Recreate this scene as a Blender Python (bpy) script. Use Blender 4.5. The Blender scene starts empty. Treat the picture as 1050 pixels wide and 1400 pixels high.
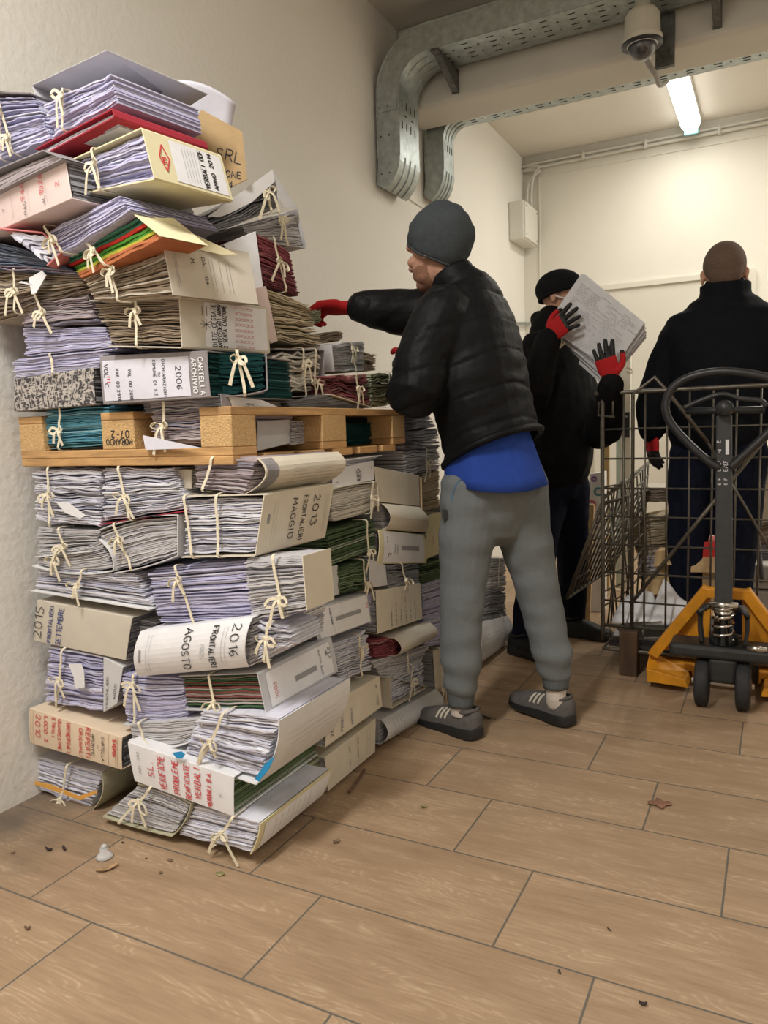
import bpy, bmesh, math, random
from mathutils import Vector, Matrix, noise
V = Vector
random.seed(7)
S = bpy.context.scene
COL = S.collection

# ---------------------------------------------------------------- camera
RX = V((0.88819329, 0.02177654, -0.45895366))     # world axes seen in camera coordinates (x right, y down, z forward)
RY = V((0.45837993, -0.11076095, 0.88182756))
RZ = V((-0.03163099, -0.99360847, -0.10835906))
FPX, CX, CY = 1035.0, 525.0, 700.0
CAM = V((0, 0, 1.1))
cam_d = bpy.data.cameras.new('camera')
cam_d.sensor_fit = 'VERTICAL'; cam_d.sensor_height = 24.0
cam_d.lens = 24.0 * FPX / 1400.0
cam_d.clip_start = 0.02
cam = bpy.data.objects.new('camera', cam_d); COL.objects.link(cam)
cr = V((RX[0], RY[0], RZ[0])); cu = -V((RX[1], RY[1], RZ[1])); cb = -V((RX[2], RY[2], RZ[2]))
M = Matrix((cr, cu, cb)).transposed().to_4x4(); M.translation = CAM
cam.matrix_world = M
S.camera = cam
# ---------------------------------------------------------------- view, world, lights
S.view_settings.view_transform = 'Standard'
S.view_settings.look = 'None'
S.view_settings.gamma = 1.0
S.view_settings.use_curve_mapping = False
S.view_settings.exposure = 0.0
w = bpy.data.worlds.new('world'); S.world = w; w.use_nodes = True
w.node_tree.nodes['Background'].inputs[0].default_value = (0.9, 0.93, 1.0, 1)
w.node_tree.nodes['Background'].inputs[1].default_value = 0.05

def area(name, loc, rot, sx, sy, power, col):
    l = bpy.data.lights.new(name, 'AREA'); l.shape = 'RECTANGLE'; l.size = sx; l.size_y = sy
    l.energy = power; l.color = col
    o = bpy.data.objects.new(name, l); COL.objects.link(o); o.location = loc; o.rotation_euler = rot
    return o

area('ceiling_tube_light', (-1.0, -0.15, 3.28), (0, 0, 0), 0.25, 1.3, 92, (1.0, 0.97, 0.935))
area('ceiling_tube_light', (1.6, -0.2, 3.28), (0, 0, 0), 0.25, 1.3, 12, (1.0, 0.95, 0.88))
area('ceiling_tube_light', (-0.645, 5.8, 3.28), (0, 0, 0), 0.14, 1.0, 17, (1.0, 0.955, 0.87))
area('ceiling_tube_light', (1.5, 5.2, 3.28), (0, 0, 0), 0.25, 1.2, 85, (1.0, 0.955, 0.87))

# ---------------------------------------------------------------- pixel -> real point helpers
def ray(px, py):
    c = V((px - CX, py - CY, FPX))
    return V((RX.dot(c), RY.dot(c), RZ.dot(c)))
def P(px, py, x=None, y=None, z=None):
    r = ray(px, py)
    if x is not None: t = (x - CAM.x) / r.x
    elif y is not None: t = (y - CAM.y) / r.y
    else: t = (z - CAM.z) / r.z
    return CAM + r * t
def PL(px, py, pl):                       # vertical plane (x0, y0, angle of its horizontal direction)
    a = math.radians(pl[2]); n = V((-math.sin(a), math.cos(a), 0)); p0 = V((pl[0], pl[1], 0))
    r = ray(px, py); t = (p0 - CAM).dot(n) / r.dot(n)
    return CAM + r * t

# ---------------------------------------------------------------- materials
MATS = {}
def _base(name):
    m = bpy.data.materials.new(name); m.use_nodes = True
    return m, m.node_tree, m.node_tree.nodes['Principled BSDF']
def mat(name, col, rough=0.7, metal=0.0, var=0.08, scale=40, bump=0.0, bscale=200, spec=0.5, stretch=(1, 1, 1), emit=None, alpha=None, trans=0.0, detail=4):
    if name in MATS: return MATS[name]
    m, nt, b = _base(name); N = nt.nodes; L = nt.links
    b.inputs['Roughness'].default_value = rough; b.inputs['Metallic'].default_value = metal
    b.inputs['Specular IOR Level'].default_value = spec
    tc = N.new('ShaderNodeTexCoord'); mp = N.new('ShaderNodeMapping'); mp.inputs['Scale'].default_value = stretch
    L.new(tc.outputs['Object'], mp.inputs[0])
    nz = N.new('ShaderNodeTexNoise'); nz.inputs['Scale'].default_value = scale; nz.inputs['Detail'].default_value = detail
    L.new(mp.outputs[0], nz.inputs['Vector'])
    rp = N.new('ShaderNodeValToRGB'); rp.color_ramp.elements[0].position = 0.3; rp.color_ramp.elements[1].position = 0.7
    lo = [max(0, c * (1 - var * 2)) for c in col[:3]] + [1]; hi = [min(1, c * (1 + var)) for c in col[:3]] + [1]
    rp.color_ramp.elements[0].color = lo; rp.color_ramp.elements[1].color = hi
    L.new(nz.outputs['Fac'], rp.inputs[0]); L.new(rp.outputs[0], b.inputs['Base Color'])
    if bump > 0:
        n2 = N.new('ShaderNodeTexNoise'); n2.inputs['Scale'].default_value = bscale; n2.inputs['Detail'].default_value = 6
        L.new(mp.outputs[0], n2.inputs['Vector'])
        bp = N.new('ShaderNodeBump'); bp.inputs['Strength'].default_value = bump; bp.inputs['Distance'].default_value = 0.01
        L.new(n2.outputs['Fac'], bp.inputs['Height']); L.new(bp.outputs[0], b.inputs['Normal'])
    if emit:
        b.inputs['Emission Color'].default_value = (*emit[:3], 1); b.inputs['Emission Strength'].default_value = emit[3]
    if trans: b.inputs['Transmission Weight'].default_value = trans
    MATS[name] = m; return m

def pm(name, col):       # edge-on paper: fine horizontal striping that belongs to the sheets
    return mat('paper_' + name, col, rough=0.85, var=0.10, scale=3.0, stretch=(3, 3, 130), detail=3, spec=0.2)
def card(name, col, var=0.03):
    return mat('card_' + name, col, rough=0.72, var=var, scale=14, spec=0.25, bump=0.05, bscale=60)

PAL = {
 'W': [pm('w1', (.72, .72, .80)), pm('w2', (.60, .60, .70)), pm('w3', (.80, .80, .84)), pm('w4', (.50, .50, .60)), pm('w5', (.68, .68, .78))],
 'V': [pm('v1', (.54, .53, .72)), pm('v2', (.62, .61, .78)), pm('v3', (.46, .45, .64)), pm('v4', (.68, .68, .80))],
 'G': [pm('g1', (.56, .55, .57)), pm('g2', (.45, .44, .47)), pm('g3', (.66, .65, .66)), pm('g4', (.36, .35, .39))],
 'D': [pm('d1', (.30, .30, .32)), pm('d2', (.22, .22, .24)), pm('d3', (.38, .37, .38)), pm('d4', (.16, .16, .18))],
 'B': [pm('b1', (.38, .30, .22)), pm('b2', (.28, .22, .16)), pm('b3', (.50, .43, .34)), pm('b4', (.20, .16, .13)), pm('b5', (.62, .57, .48))],
 'K': [pm('k1', (.56, .47, .33)), pm('k2', (.44, .36, .24)), pm('k3', (.68, .60, .45)), pm('k4', (.32, .26, .17))],
 'P': [pm('p1', (.42, .36, .38)), pm('p2', (.34, .29, .33)), pm('p3', (.50, .45, .46)), pm('p4', (.26, .22, .25)), pm('p5', (.36, .36, .48))],
 'C': [pm('c1', (.74, .71, .64)), pm('c2', (.66, .62, .54)), pm('c3', (.82, .80, .75)), pm('c4', (.52, .48, .42))],
 'T': [pm('t1', (.10, .29, .38)), pm('t2', (.15, .38, .46)), pm('t3', (.06, .19, .27)), pm('t4', (.28, .50, .58))],
 'E': [pm('e1', (.006, .045, .045)), pm('e2', (.012, .08, .078)), pm('e3', (.004, .028, .03)), pm('e4', (.07, .20, .20))],
 'N': [pm('n1', (.11, .165, .085)), pm('n2', (.075, .12, .06)), pm('n3', (.19, .25, .15)), pm('n4', (.045, .075, .035)), pm('n5', (.36, .40, .30))],
 'X': [pm('x1', (.06, .12, .06)), pm('x3', (.36, .27, .24)), pm('x2', (.22, .07, .06)), pm('x4', (.07, .14, .07)), pm('x5', (.50, .45, .42))],
 'M': [pm('m1', (.30, .08, .10)), pm('m2', (.22, .06, .08)), pm('m3', (.42, .20, .20)), pm('m4', (.14, .05, .06))],
 'O': [pm('o1', (.34, .36, .24)), pm('o2', (.26, .27, .18)), pm('o3', (.50, .50, .38)), pm('o4', (.18, .19, .12))],
 'S': [pm('s6', (.50, .17, .07)), pm('s4', (.46, .44, .05)), pm('s3b', (.08, .28, .04)), pm('s1', (.50, .03, .02)), pm('s3', (.05, .20, .12)), pm('s5', (.10, .025, .03)), pm('s2', (.36, .27, .03))],
 'U': [pm('u1', (.16, .20, .28)), pm('u2', (.24, .27, .34)), pm('u3', (.32, .26, .32)), pm('u4', (.12, .14, .20))],
}
CC = {'grey': card('grey', (.54, .54, .56)), 'white': card('white', (.74, .74, .74)), 'cream': card('cream', (.70, .64, .52)),
      'beige': card('beige', (.62, .57, .48)), 'lgrey': card('lgrey', (.62, .62, .63)), 'dgrey': card('dgrey', (.20, .18, .19)),
      'yellow': card('yellow', (.74, .68, .44)), 'pink': card('pink', (.72, .58, .55)), 'tan': card('tan', (.46, .34, .20)),
      'sigma': card('sigma', (.76, .62, .46)), 'red': card('red', (.36, .03, .05)), 'rose': card('rose', (.72, .24, .24)),
      'green': card('green', (.08, .15, .08)), 'olive': card('olive', (.48, .46, .32)), 'sheet': card('sheet', (.80, .80, .82)),
      'mgrey': card('mgrey', (.30, .28, .29)), 'label': card('label', (.70, .70, .78)), 'orange': card('orange', (.80, .42, .10)),
      'blue': card('blue', (.03, .30, .62)), 'printgrey': card('printgrey', (.45, .45, .46))}
INK = mat('ink_black', (.025, .025, .03), rough=.6, var=0)
INKB = mat('ink_blue', (.04, .06, .24), rough=.6, var=0)
INKR = mat('ink_red', (.62, .05, .06), rough=.6, var=0)
INKG = mat('ink_grey', (.32, .32, .33), rough=.7, var=0)
INKW = mat('ink_white', (.82, .82, .82), rough=.7, var=0)
TAPE = mat('cotton_tape', (.80, .73, .56), rough=.9, var=.06, scale=160)
WOOD = mat('pallet_wood', (.58, .34, .14), rough=.75, var=.16, scale=9, stretch=(1, 1, 9), bump=.2, bscale=60)
WOODE = mat('pallet_block_wood', (.62, .40, .18), rough=.85, var=.08, scale=120, bump=.5, bscale=200)
WOODD = mat('old_wood', (.10, .055, .028), rough=.8, var=.25, scale=12, stretch=(1, 1, .3), bump=.3)

# ---------------------------------------------------------------- object helpers
def mk(name, vs, fs, mats, parent=None, fm=None, smooth=False, base=None):
    me = bpy.data.meshes.new(name)
    off = parent_loc(parent) if parent else (V(base) if base is not None else V((0, 0, 0)))
    me.from_pydata([tuple(V(v) - off) for v in vs], [], fs)
    for m_ in (mats if isinstance(mats, (list, tuple)) else [mats]): me.materials.append(m_)
    if fm: me.polygons.foreach_set('material_index', fm)
    if smooth: me.polygons.foreach_set('use_smooth', [True] * len(fs))
    me.update()
    o = bpy.data.objects.new(name, me); COL.objects.link(o)
    if parent: o.parent = parent
    elif base is not None: o.location = off
    return o
def parent_loc(p):
    l = V((0, 0, 0))
    while p: l += p.location; p = p.parent
    return l
def tag(o, label, cat, group=None, kind=None):
    o['label'] = label; o['category'] = cat
    if group: o['group'] = group
    if kind: o['kind'] = kind
    return o
def thing(name, loc, label, cat, group=None):
    o = bpy.data.objects.new(name, None); COL.objects.link(o); o.location = loc; o.empty_display_size = .05
    return tag(o, label, cat, group)
def struct(o): o['kind'] = 'structure'; return o

class MB:
    def __init__(s): s.v = []; s.f = []; s.m = []
    def add(s, vs, fs, m=0):
        b = len(s.v); s.v += [V(v) for v in vs]; s.f += [tuple(i + b for i in f) for f in fs]; s.m += [m] * len(fs)
    def box(s, a, b, m=0):
        (x0, y0, z0), (x1, y1, z1) = a, b
        s.add([(x0, y0, z0), (x1, y0, z0), (x1, y1, z0), (x0, y1, z0), (x0, y0, z1), (x1, y0, z1), (x1, y1, z1), (x0, y1, z1)],
              [(0, 3, 2, 1), (4, 5, 6, 7), (0, 1, 5, 4), (1, 2, 6, 5), (2, 3, 7, 6), (3, 0, 4, 7)], m)
    def hexa(s, p, m=0):                       # 8 points: bottom 4 then top 4
        s.add(p, [(0, 3, 2, 1), (4, 5, 6, 7), (0, 1, 5, 4), (1, 2, 6, 5), (2, 3, 7, 6), (3, 0, 4, 7)], m)
    def obox(s, c, ax, ay, az, m=0):           # centre + three half vectors
        c = V(c); P_ = []
        for k in (-1, 1):
            for i, j in ((-1, -1), (1, -1), (1, 1), (-1, 1)): P_.append(c + V(ax) * i + V(ay) * j + V(az) * k)
        s.hexa(P_, m)
    def rod(s, pts, r, k=8, m=0, closed=False):
        pts = [V(p) for p in pts]; n = len(pts); rings = []
        up = V((0.13, 0.31, 0.94))
        for i, p in enumerate(pts):
            if closed: t = (pts[(i + 1) % n] - pts[i - 1])
            else: t = pts[min(i + 1, n - 1)] - pts[max(i - 1, 0)]
            t = t.normalized() if t.length > 1e-9 else V((0, 0, 1))
            a = up - t * up.dot(t)
            if a.length < .05: a = V((1, 0, 0)) - t * t.x
            a.normalize(); up = a; b = t.cross(a)
            rr = r[i] if isinstance(r, (list, tuple)) else r
            rings.append([p + (a * math.cos(q) + b * math.sin(q)) * rr for q in [2 * math.pi * j / k for j in range(k)]])
        vs = [v for g in rings for v in g]; fs = []
        for i in range(n if closed else n - 1):
            i2 = (i + 1) % n
            for j in range(k):
                j2 = (j + 1) % k; fs.append((i * k + j, i * k + j2, i2 * k + j2, i2 * k + j))
        if not closed: fs += [tuple(range(k - 1, -1, -1)), tuple((n - 1) * k + j for j in range(k))]
        s.add(vs, fs, m)
    def ribbon(s, pts, wid, wdir, th=.0012, m=0):
        pts = [V(p) for p in pts]; n = len(pts); L_ = []
        for i, p in enumerate(pts):
            t = (pts[min(i + 1, n - 1)] - pts[max(i - 1, 0)])
            t = t.normalized() if t.length > 1e-9 else V((0, 0, 1))
            wd = V(wdir[i]) if isinstance(wdir, list) else V(wdir)
            wd = wd - t * wd.dot(t)
            if wd.length < .1: wd = t.cross(V((.3, .9, .2)))
            wd.normalize(); nn = t.cross(wd).normalized()
            ww = (wid[i] if isinstance(wid, list) else wid) / 2
            L_ += [p + wd * ww + nn * th / 2, p - wd * ww + nn * th / 2, p - wd * ww - nn * th / 2, p + wd * ww - nn * th / 2]
        fs = []
        for i in range(n - 1):
            for j in range(4): fs.append((i * 4 + j, i * 4 + (j + 1) % 4, (i + 1) * 4 + (j + 1) % 4, (i + 1) * 4 + j))
        fs += [(0, 3, 2, 1), tuple((n - 1) * 4 + j for j in range(4))]
        s.add(L_, fs, m)
    def lathe(s, c, prof, k=20, m=0, ax=V((0, 0, 1)), u=V((1, 0, 0))):
        c = V(c); w_ = ax.cross(u); vs = []
        for r, h in prof:
            for j in range(k):
                q = 2 * math.pi * j / k; vs.append(c + ax * h + (u * math.cos(q) + w_ * math.sin(q)) * r)
        fs = [(i * k + j, i * k + (j + 1) % k, (i + 1) * k + (j + 1) % k, (i + 1) * k + j) for i in range(len(prof) - 1) for j in range(k)]
        fs += [tuple(range(k - 1, -1, -1)), tuple((len(prof) - 1) * k + j for j in range(k))]
        s.add(vs, fs, m)
    def mk(s, name, mats, parent=None, smooth=False, base=None):
        return mk(name, s.v, s.f, mats, parent, s.m, smooth, base)
def bev(o, wdt=.003, seg=2):
    b = o.modifiers.new('bevel', 'BEVEL'); b.width = wdt; b.segments = seg; b.limit_method = 'ANGLE'; return o
def spline(pts, n=6):
    pts = [V(p) for p in pts]; out = []
    for i in range(len(pts) - 1):
        a = pts[max(i - 1, 0)]; b = pts[i]; c = pts[i + 1]; d = pts[min(i + 2, len(pts) - 1)]
        for k in range(n):
            t = k / n; out.append(.5 * ((2 * b) + (c - a) * t + (2 * a - 5 * b + 4 * c - d) * t * t + (3 * b - a - 3 * c + d) * t ** 3))
    out.append(pts[-1]); return out

# ---------------------------------------------------------------- single-stroke lettering
GL = {
'A': [[(0,0),(2,6),(4,0)],[(.8,2.2),(3.2,2.2)]], 'B': [[(0,0),(0,6),(2.6,6),(3.4,4.6),(2.4,3.2),(0,3.2)],[(2.4,3.2),(3.8,1.8),(2.8,0),(0,0)]],
'C': [[(3.8,5),(2.4,6),(.6,5),(0,3),(.6,1),(2.4,0),(3.8,.9)]], 'D': [[(0,0),(0,6),(2,6),(3.8,4.4),(3.8,1.6),(2,0),(0,0)]],
'E': [[(3.5,6),(0,6),(0,0),(3.6,0)],[(0,3.2),(2.8,3.2)]], 'F': [[(3.6,6),(0,6),(0,0)],[(0,3.1),(2.8,3.1)]],
'G': [[(3.7,5),(2.3,6),(.6,5),(0,3),(.6,1),(2.2,0),(3.6,1),(3.6,2.7),(2.1,2.7)]], 'H': [[(0,0),(0,6)],[(3.7,0),(3.7,6)],[(0,3.1),(3.7,3.1)]],
'I': [[(1,0),(1,6)]], 'J': [[(3,6),(3,1.2),(1.8,0),(.3,.9)]], 'K': [[(0,0),(0,6)],[(3.6,6),(0,2.6)],[(1.2,3.7),(3.7,0)]],
'L': [[(0,6),(0,0),(3.4,0)]], 'M': [[(0,0),(.3,6),(2.1,2.4),(3.9,6),(4.2,0)]], 'N': [[(0,0),(0,6),(3.6,0),(3.6,6)]],
'O': [[(2,6),(.4,5),(0,3),(.5,.9),(2,0),(3.6,1),(4,3),(3.5,5.1),(2,6)]], 'P': [[(0,0),(0,6),(2.8,6),(3.6,4.6),(2.8,3),(0,3)]],
'Q': [[(2,6),(.4,5),(0,3),(.5,.9),(2,0),(3.6,1),(4,3),(3.5,5.1),(2,6)],[(2.4,1.6),(4,-.4)]],
'R': [[(0,0),(0,6),(2.7,6),(3.5,4.6),(2.6,3.1),(0,3.1)],[(1.6,3.1),(3.7,0)]],
'S': [[(3.5,5.2),(2,6),(.5,5.1),(.9,3.6),(2.8,2.6),(3.5,1.2),(2,0),(.2,.9)]], 'T': [[(0,6),(4,6)],[(2,6),(2,0)]],
'U': [[(0,6),(0,1.4),(1.6,0),(3.2,.8),(3.6,6)]], 'V': [[(0,6),(1.9,0),(3.8,6)]], 'W': [[(0,6),(1,0),(2.3,4.2),(3.6,0),(4.6,6)]],
'X': [[(0,0),(3.6,6)],[(0,6),(3.6,0)]], 'Y': [[(0,6),(1.9,3),(3.8,6)],[(1.9,3),(1.9,0)]], 'Z': [[(0,6),(3.6,6),(0,0),(3.8,0)]],
'0': [[(2,6),(.4,5),(0,3),(.5,.9),(2,0),(3.4,1),(3.8,3),(3.4,5.1),(2,6)]], '1': [[(.6,4.6),(2,6),(2,0)]],
'2': [[(.2,4.8),(1.6,6),(3.3,5),(3,3.4),(0,0),(3.8,.1)]], '3': [[(.2,5.4),(2,6),(3.4,4.8),(1.6,3.3),(3.6,1.8),(2,0),(0,.7)]],
'4': [[(2.8,0),(2.8,6),(0,2),(3.9,2)]], '5': [[(3.6,6),(.6,6),(.4,3.5),(2.4,3.8),(3.6,2),(2.2,0),(.1,.6)]],
'6': [[(3.2,5.8),(1.2,4.4),(.1,2),(1.6,0),(3.4,1.2),(2.8,3),(.4,2.2)]], '7': [[(0,6),(3.8,6),(1.4,0)]],
'8': [[(2,3.2),(.5,4.6),(2,6),(3.4,4.7),(2,3.2),(.2,1.6),(2,0),(3.8,1.5),(2,3.2)]], '9': [[(3.4,4),(1.6,3.2),(.2,4.6),(1.8,6),(3.4,4.6),(3,2),(2,0)]],
'.': [[(.6,0),(1,.3)]], '-': [[(.4,3),(2.8,3)]], '/': [[(0,0),(3,6)]], "'": [[(1,6),(.8,4.8)]], '&': [[(3.8,0),(.6,4.6),(1.8,6),(2.8,4.8),(.2,1.6),(1.6,0),(3.6,2.4)]],
}
def strokes(mb, fmap, txt, o, size, rot=0, wt=None, m=0, wob=.25, space=5.3, avail=None):
    """o: start of the baseline in metres on the face; size: letter height in metres."""
    k = size / 6.0; wt = wt or size * .13; a = math.radians(rot); e = (math.cos(a), math.sin(a)); g = (-e[1], e[0])
    full = sum((space if ch not in 'I1.' else space * .62) for ch in txt) * k; sq = min(1.0, avail / full) if avail else 1.0
    x = 0
    for ch in txt:
        if ch != ' ':
            jx, jy = random.uniform(-wob, wob), random.uniform(-wob, wob) * 1.2
            for st in GL.get(ch.upper(), []):
                pts = [((x + p[0] + jx + random.uniform(-wob, wob) * .5) * k * sq, (p[1] + jy + random.uniform(-wob, wob) * .5) * k) for p in st]
                P2 = [(o[0] + q[0] * e[0] + q[1] * g[0], o[1] + q[0] * e[1] + q[1] * g[1]) for q in pts]
                ptsl = []
                for i in range(len(P2) - 1): ptsl += [P2[i], ((P2[i][0] + P2[i + 1][0]) / 2, (P2[i][1] + P2[i + 1][1]) / 2)]
                ptsl.append(P2[-1]); vs = []
                for i, q in enumerate(ptsl):
                    a0 = ptsl[max(i - 1, 0)]; a1 = ptsl[min(i + 1, len(ptsl) - 1)]
                    dx, dy = a1[0] - a0[0], a1[1] - a0[1]; l = math.hypot(dx, dy) or 1
                    nx, ny = -dy / l * wt / 2, dx / l * wt / 2
                    vs += [fmap(q[0] + nx, q[1] + ny), fmap(q[0] - nx, q[1] - ny)]
                mb.add(vs, [(2 * i, 2 * i + 1, 2 * i + 3, 2 * i + 2) for i in range(len(ptsl) - 1)], m)
        x += space if ch not in 'I1.' else space * .62
    return x * k
def rule(mb, fmap, a, b, wt, m=0, n=6):
    dx, dy = b[0] - a[0], b[1] - a[1]; l = math.hypot(dx, dy) or 1; nx, ny = -dy / l * wt / 2, dx / l * wt / 2; vs = []
    for i in range(n + 1):
        t = i / n; q = (a[0] + dx * t, a[1] + dy * t); vs += [fmap(q[0] + nx, q[1] + ny), fmap(q[0] - nx, q[1] - ny)]
    mb.add(vs, [(2 * i, 2 * i + 1, 2 * i + 3, 2 * i + 2) for i in range(n)], m)

# ---------------------------------------------------------------- the paper bundle
def B(label, pl, quad, d, pages='W', kind='pages', cover='', cc='grey', n=None, ties=(), bend=(0, 0), bulge=0.0, yawd=0.0, dz=0.0,
      jit=.006, wob=1.0, text=None, name='paper_bundle', cat='paper bundle', cth=.003, extra=None, group='paper bundles in the big stack', back=None, over=.006, endj=.008, bow=True, patch=None):
    a = math.radians(pl[2])
    nrm = V((math.sin(a), -math.cos(a), 0))                     # outward
    a2 = a + math.radians(yawd)
    dv = V((-math.sin(a2), math.cos(a2), 0)) * d + V((0, 0, dz))
    TL, TR, BR, BL = [PL(q[0], q[1], pl) for q in quad]
    if back is not None:
        dd_ = dv.normalized(); mid = (TR + BR) / 2; kx = (back - CX) / FPX; q_ = cr + cb * kx
        d = -q_.dot(mid - CAM) / q_.dot(dd_); d = min(max(d, .05), .6); dv = dd_ * d
    def Sf(u, v, w_=0.0, out=0.0):
        t = TL.lerp(TR, u); b = BL.lerp(BR, u); k = 4 * u * (1 - u)
        t = t + V((0, 0, bend[0] * k)); b = b + V((0, 0, bend[1] * k))
        return b.lerp(t, v) + dv * w_ + nrm * out
    W = ((TR - TL).length + (BR - BL).length) / 2; H = ((TL - BL).length + (TR - BR).length) / 2
    base = (BL + BR) / 2 + dv * .5
    zmin = min(BL.z, BR.z, (BL + dv).z, (BR + dv).z, Sf(.5, 0).z)
    base.z = zmin
    T = thing(name, base, label, cat, group)
    inset = .004 if kind == 'spine' else 0.0
    pal = PAL[pages]; n = n or max(5, int(H / .0044))
    rnd = random.Random(hash(label) % 99991 if False else sum(ord(c) * (i + 3) for i, c in enumerate(label)))
    mb = MB(); seg = 9
    ph = rnd.uniform(0, 9)
    m_ = (.04 if H > .06 else .06)
    v0 = m_ if 'B' in cover or kind == 'spine' else .0; v1 = 1 - m_ if 'T' in cover or kind == 'spine' else 1.0
    off = [rnd.uniform(-1, 1) for _ in range(n + 1)]
    for i in range(n):
        c0 = v0 + (v1 - v0) * i / n; c1 = v0 + (v1 - v0) * (i + rnd.uniform(.60, .98)) / n
        mi = rnd.randrange(len(pal))
        if pages in 'SX': mi = min(6, int(i * 7 / n)) if pages == 'S' else (i * 3 + i // 4) % len(pal)
        elif rnd.random() < .5: mi = 0
        dep = rnd.uniform(0, jit) + (jit * 1.6 if rnd.random() < .12 else 0)
        l0 = rnd.uniform(0, endj) / W; l1 = 1 - rnd.uniform(0, endj) / W
        fr_t, fr_b, bk_t, bk_b = [], [], [], []
        for s_ in range(seg + 1):
            u = l0 + (l1 - l0) * s_ / seg
            wv = noise.noise(V((u * 4.5 + ph, i * .16, ph))) * wob * .80 / n + noise.noise(V((u * 13, i * .9, ph + 5))) * wob * .30 / n
            ed = noise.noise(V((u * 7, i * 1.7, ph + 2))) * jit * .5
            q0 = min(max(c0 + wv, v0 - .01), 1.02); q1 = min(max(c1 + wv, v0 + .005), 1.03)
            o_ = -(inset + dep + ed) - .002
            if kind == 'spine': o_ = -.006 - dep * .3
            fr_b.append(Sf(u, q0, 0, o_)); fr_t.append(Sf(u, q1, 0, o_))
            bk_b.append(Sf(u, c0, 1 - .02)); bk_t.append(Sf(u, c1, 1 - .02))
        vs = fr_b + fr_t + bk_b + bk_t; k = seg + 1; fs = []
        for s_ in range(seg):
            fs += [(s_, s_ + 1, k + s_ + 1, k + s_), (k + s_, k + s_ + 1, 3 * k + s_ + 1, 3 * k + s_), (2 * k + s_, s_ + 0, s_ + 1, 2 * k + s_ + 1)[::-1],
                   (2 * k + s_ + 1, 2 * k + s_, 3 * k + s_, 3 * k + s_ + 1)]
        fs += [(0, k, 3 * k, 2 * k), (seg, 2 * k + seg, 3 * k + seg, k + seg)]
        mb.add(vs, fs, mi)
    st = mb.mk('paper_stack', pal, T)
    # ---- cover
    def bs(u, v, w_, extra_out=0.0): return Sf(u, v, w_, extra_out)
    cmat = CC[cc]
    th = cth
    if kind == 'pages' and cover:
        path = []                                                # (u, v, outward direction in u,v metres)
        def addside(p0, p1, nd, bl=0.0):
            N_ = 8
            for i in range(N_ + 1):
                t = i / N_; path.append((p0[0] + (p1[0] - p0[0]) * t, p0[1] + (p1[1] - p0[1]) * t, nd, bl * 4 * t * (1 - t)))
        sides = {'T': ((0, 1), (1, 1), (0, 1)), 'R': ((1, 1), (1, 0), (1, 0)), 'B': ((1, 0), (0, 0), (0, -1)), 'L': ((0, 0), (0, 1), (-1, 0))}
        for c_ in cover: addside(*sides[c_], bulge if c_ in 'RL' else 0)
        ud = (TR - TL + BR - BL).normalized(); vd = V((0, 0, 1))
        ins, outs = [], []
        for (u, v, nd, bl) in path:
            o1 = ud * nd[0] * (bl + .001) + vd * nd[1] * (bl + .001); o2 = ud * nd[0] * (bl + th + .001) + vd * nd[1] * (bl + th + .001)
            ins.append((u, v, o1)); outs.append((u, v, o2))
        vs = []; 
        for lst in (ins, outs):
            for w_, oo in ((0, over), (1, 0)):
                for (u, v, o1) in lst: vs.append(Sf(u, v, w_, oo) + o1)
        k = len(path); fs = []
        for i in range(k - 1):
            fs += [(i, i + 1, k + i + 1, k + i), (2 * k + i + 1, 2 * k + i, 3 * k + i, 3 * k + i + 1), (i + 1, i, 2 * k + i, 2 * k + i + 1), (k + i, k + i + 1, 3 * k + i + 1, 3 * k + i)]
        fs += [(0, k, 3 * k, 2 * k), (k - 1, 2 * k + k - 1, 3 * k + k - 1, k + k - 1)]
        cv = mk('folder_cover', vs, fs, cmat, T)
        def fR(p, q):                                           # right side face
            w_ = p / d; v = q / H; return Sf(1, v, w_, 0) + ud * (bulge * 4 * v * (1 - v) + th + .0022)
        def fL(p, q):
            w_ = p / d; v = q / H; return Sf(0, v, w_, 0) - ud * (bulge * 4 * v * (1 - v) + th + .0022)
    elif kind == 'spine':
        N_ = 10; pr = []
        pr.append((1.0, 1.0, 0)); pr.append((.5, 1.0, 0)); pr.append((0.0, 1.0, 0))
        for i in range(1, N_): pr.append((0, 1 - i / N_, bulge * 4 * (i / N_) * (1 - i / N_)))
        pr += [(0.0, 0.0, 0), (.5, 0.0, 0), (1.0, 0.0, 0)]
        vs = []; US = 8
        for lay in (0, 1):
            for s_ in range(US + 1):
                u = s_ / US
                for (w_, v, bl) in pr:
                    up_ = V((0, 0, 0)); o_ = bl
                    if lay == 0:
                        up_ = V((0, 0, -th if v == 1 else (th if v == 0 else 0))); o_ = bl - (th if w_ == 0 else 0)
                    vs.append(Sf(u, v, w_, o_) + up_)
        k = len(pr); R_ = (US + 1) * k; fs = []
        for s_ in range(US):
            for i in range(k - 1):
                a_, b_, c_, e_ = s_ * k + i, s_ * k + i + 1, (s_ + 1) * k + i + 1, (s_ + 1) * k + i
                fs += [(R_ + a_, R_ + b_, R_ + c_, R_ + e_), (e_, c_, b_, a_)]
        for s_ in (0, US):
            for i in range(k - 1):
                a_, b_ = s_ * k + i, s_ * k + i + 1; fs.append((a_, b_, R_ + b_, R_ + a_) if s_ == 0 else (b_, a_, R_ + a_, R_ + b_))
        for s_ in range(US):
            for i in (0, k - 1):
                a_, e_ = s_ * k + i, (s_ + 1) * k + i; fs.append((a_, e_, R_ + e_, R_ + a_))
        cv = mk('folder_cover', vs, fs, cmat, T)
        bev(cv, .002, 1)
    else: cv = None
    def fF(p, q):
        u = p / W; v = q / H
        return Sf(u, v, 0, (bulge * 4 * v * (1 - v) if kind == 'spine' else 0.0) + .0016 + (0 if kind == 'spine' else .004))
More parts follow.
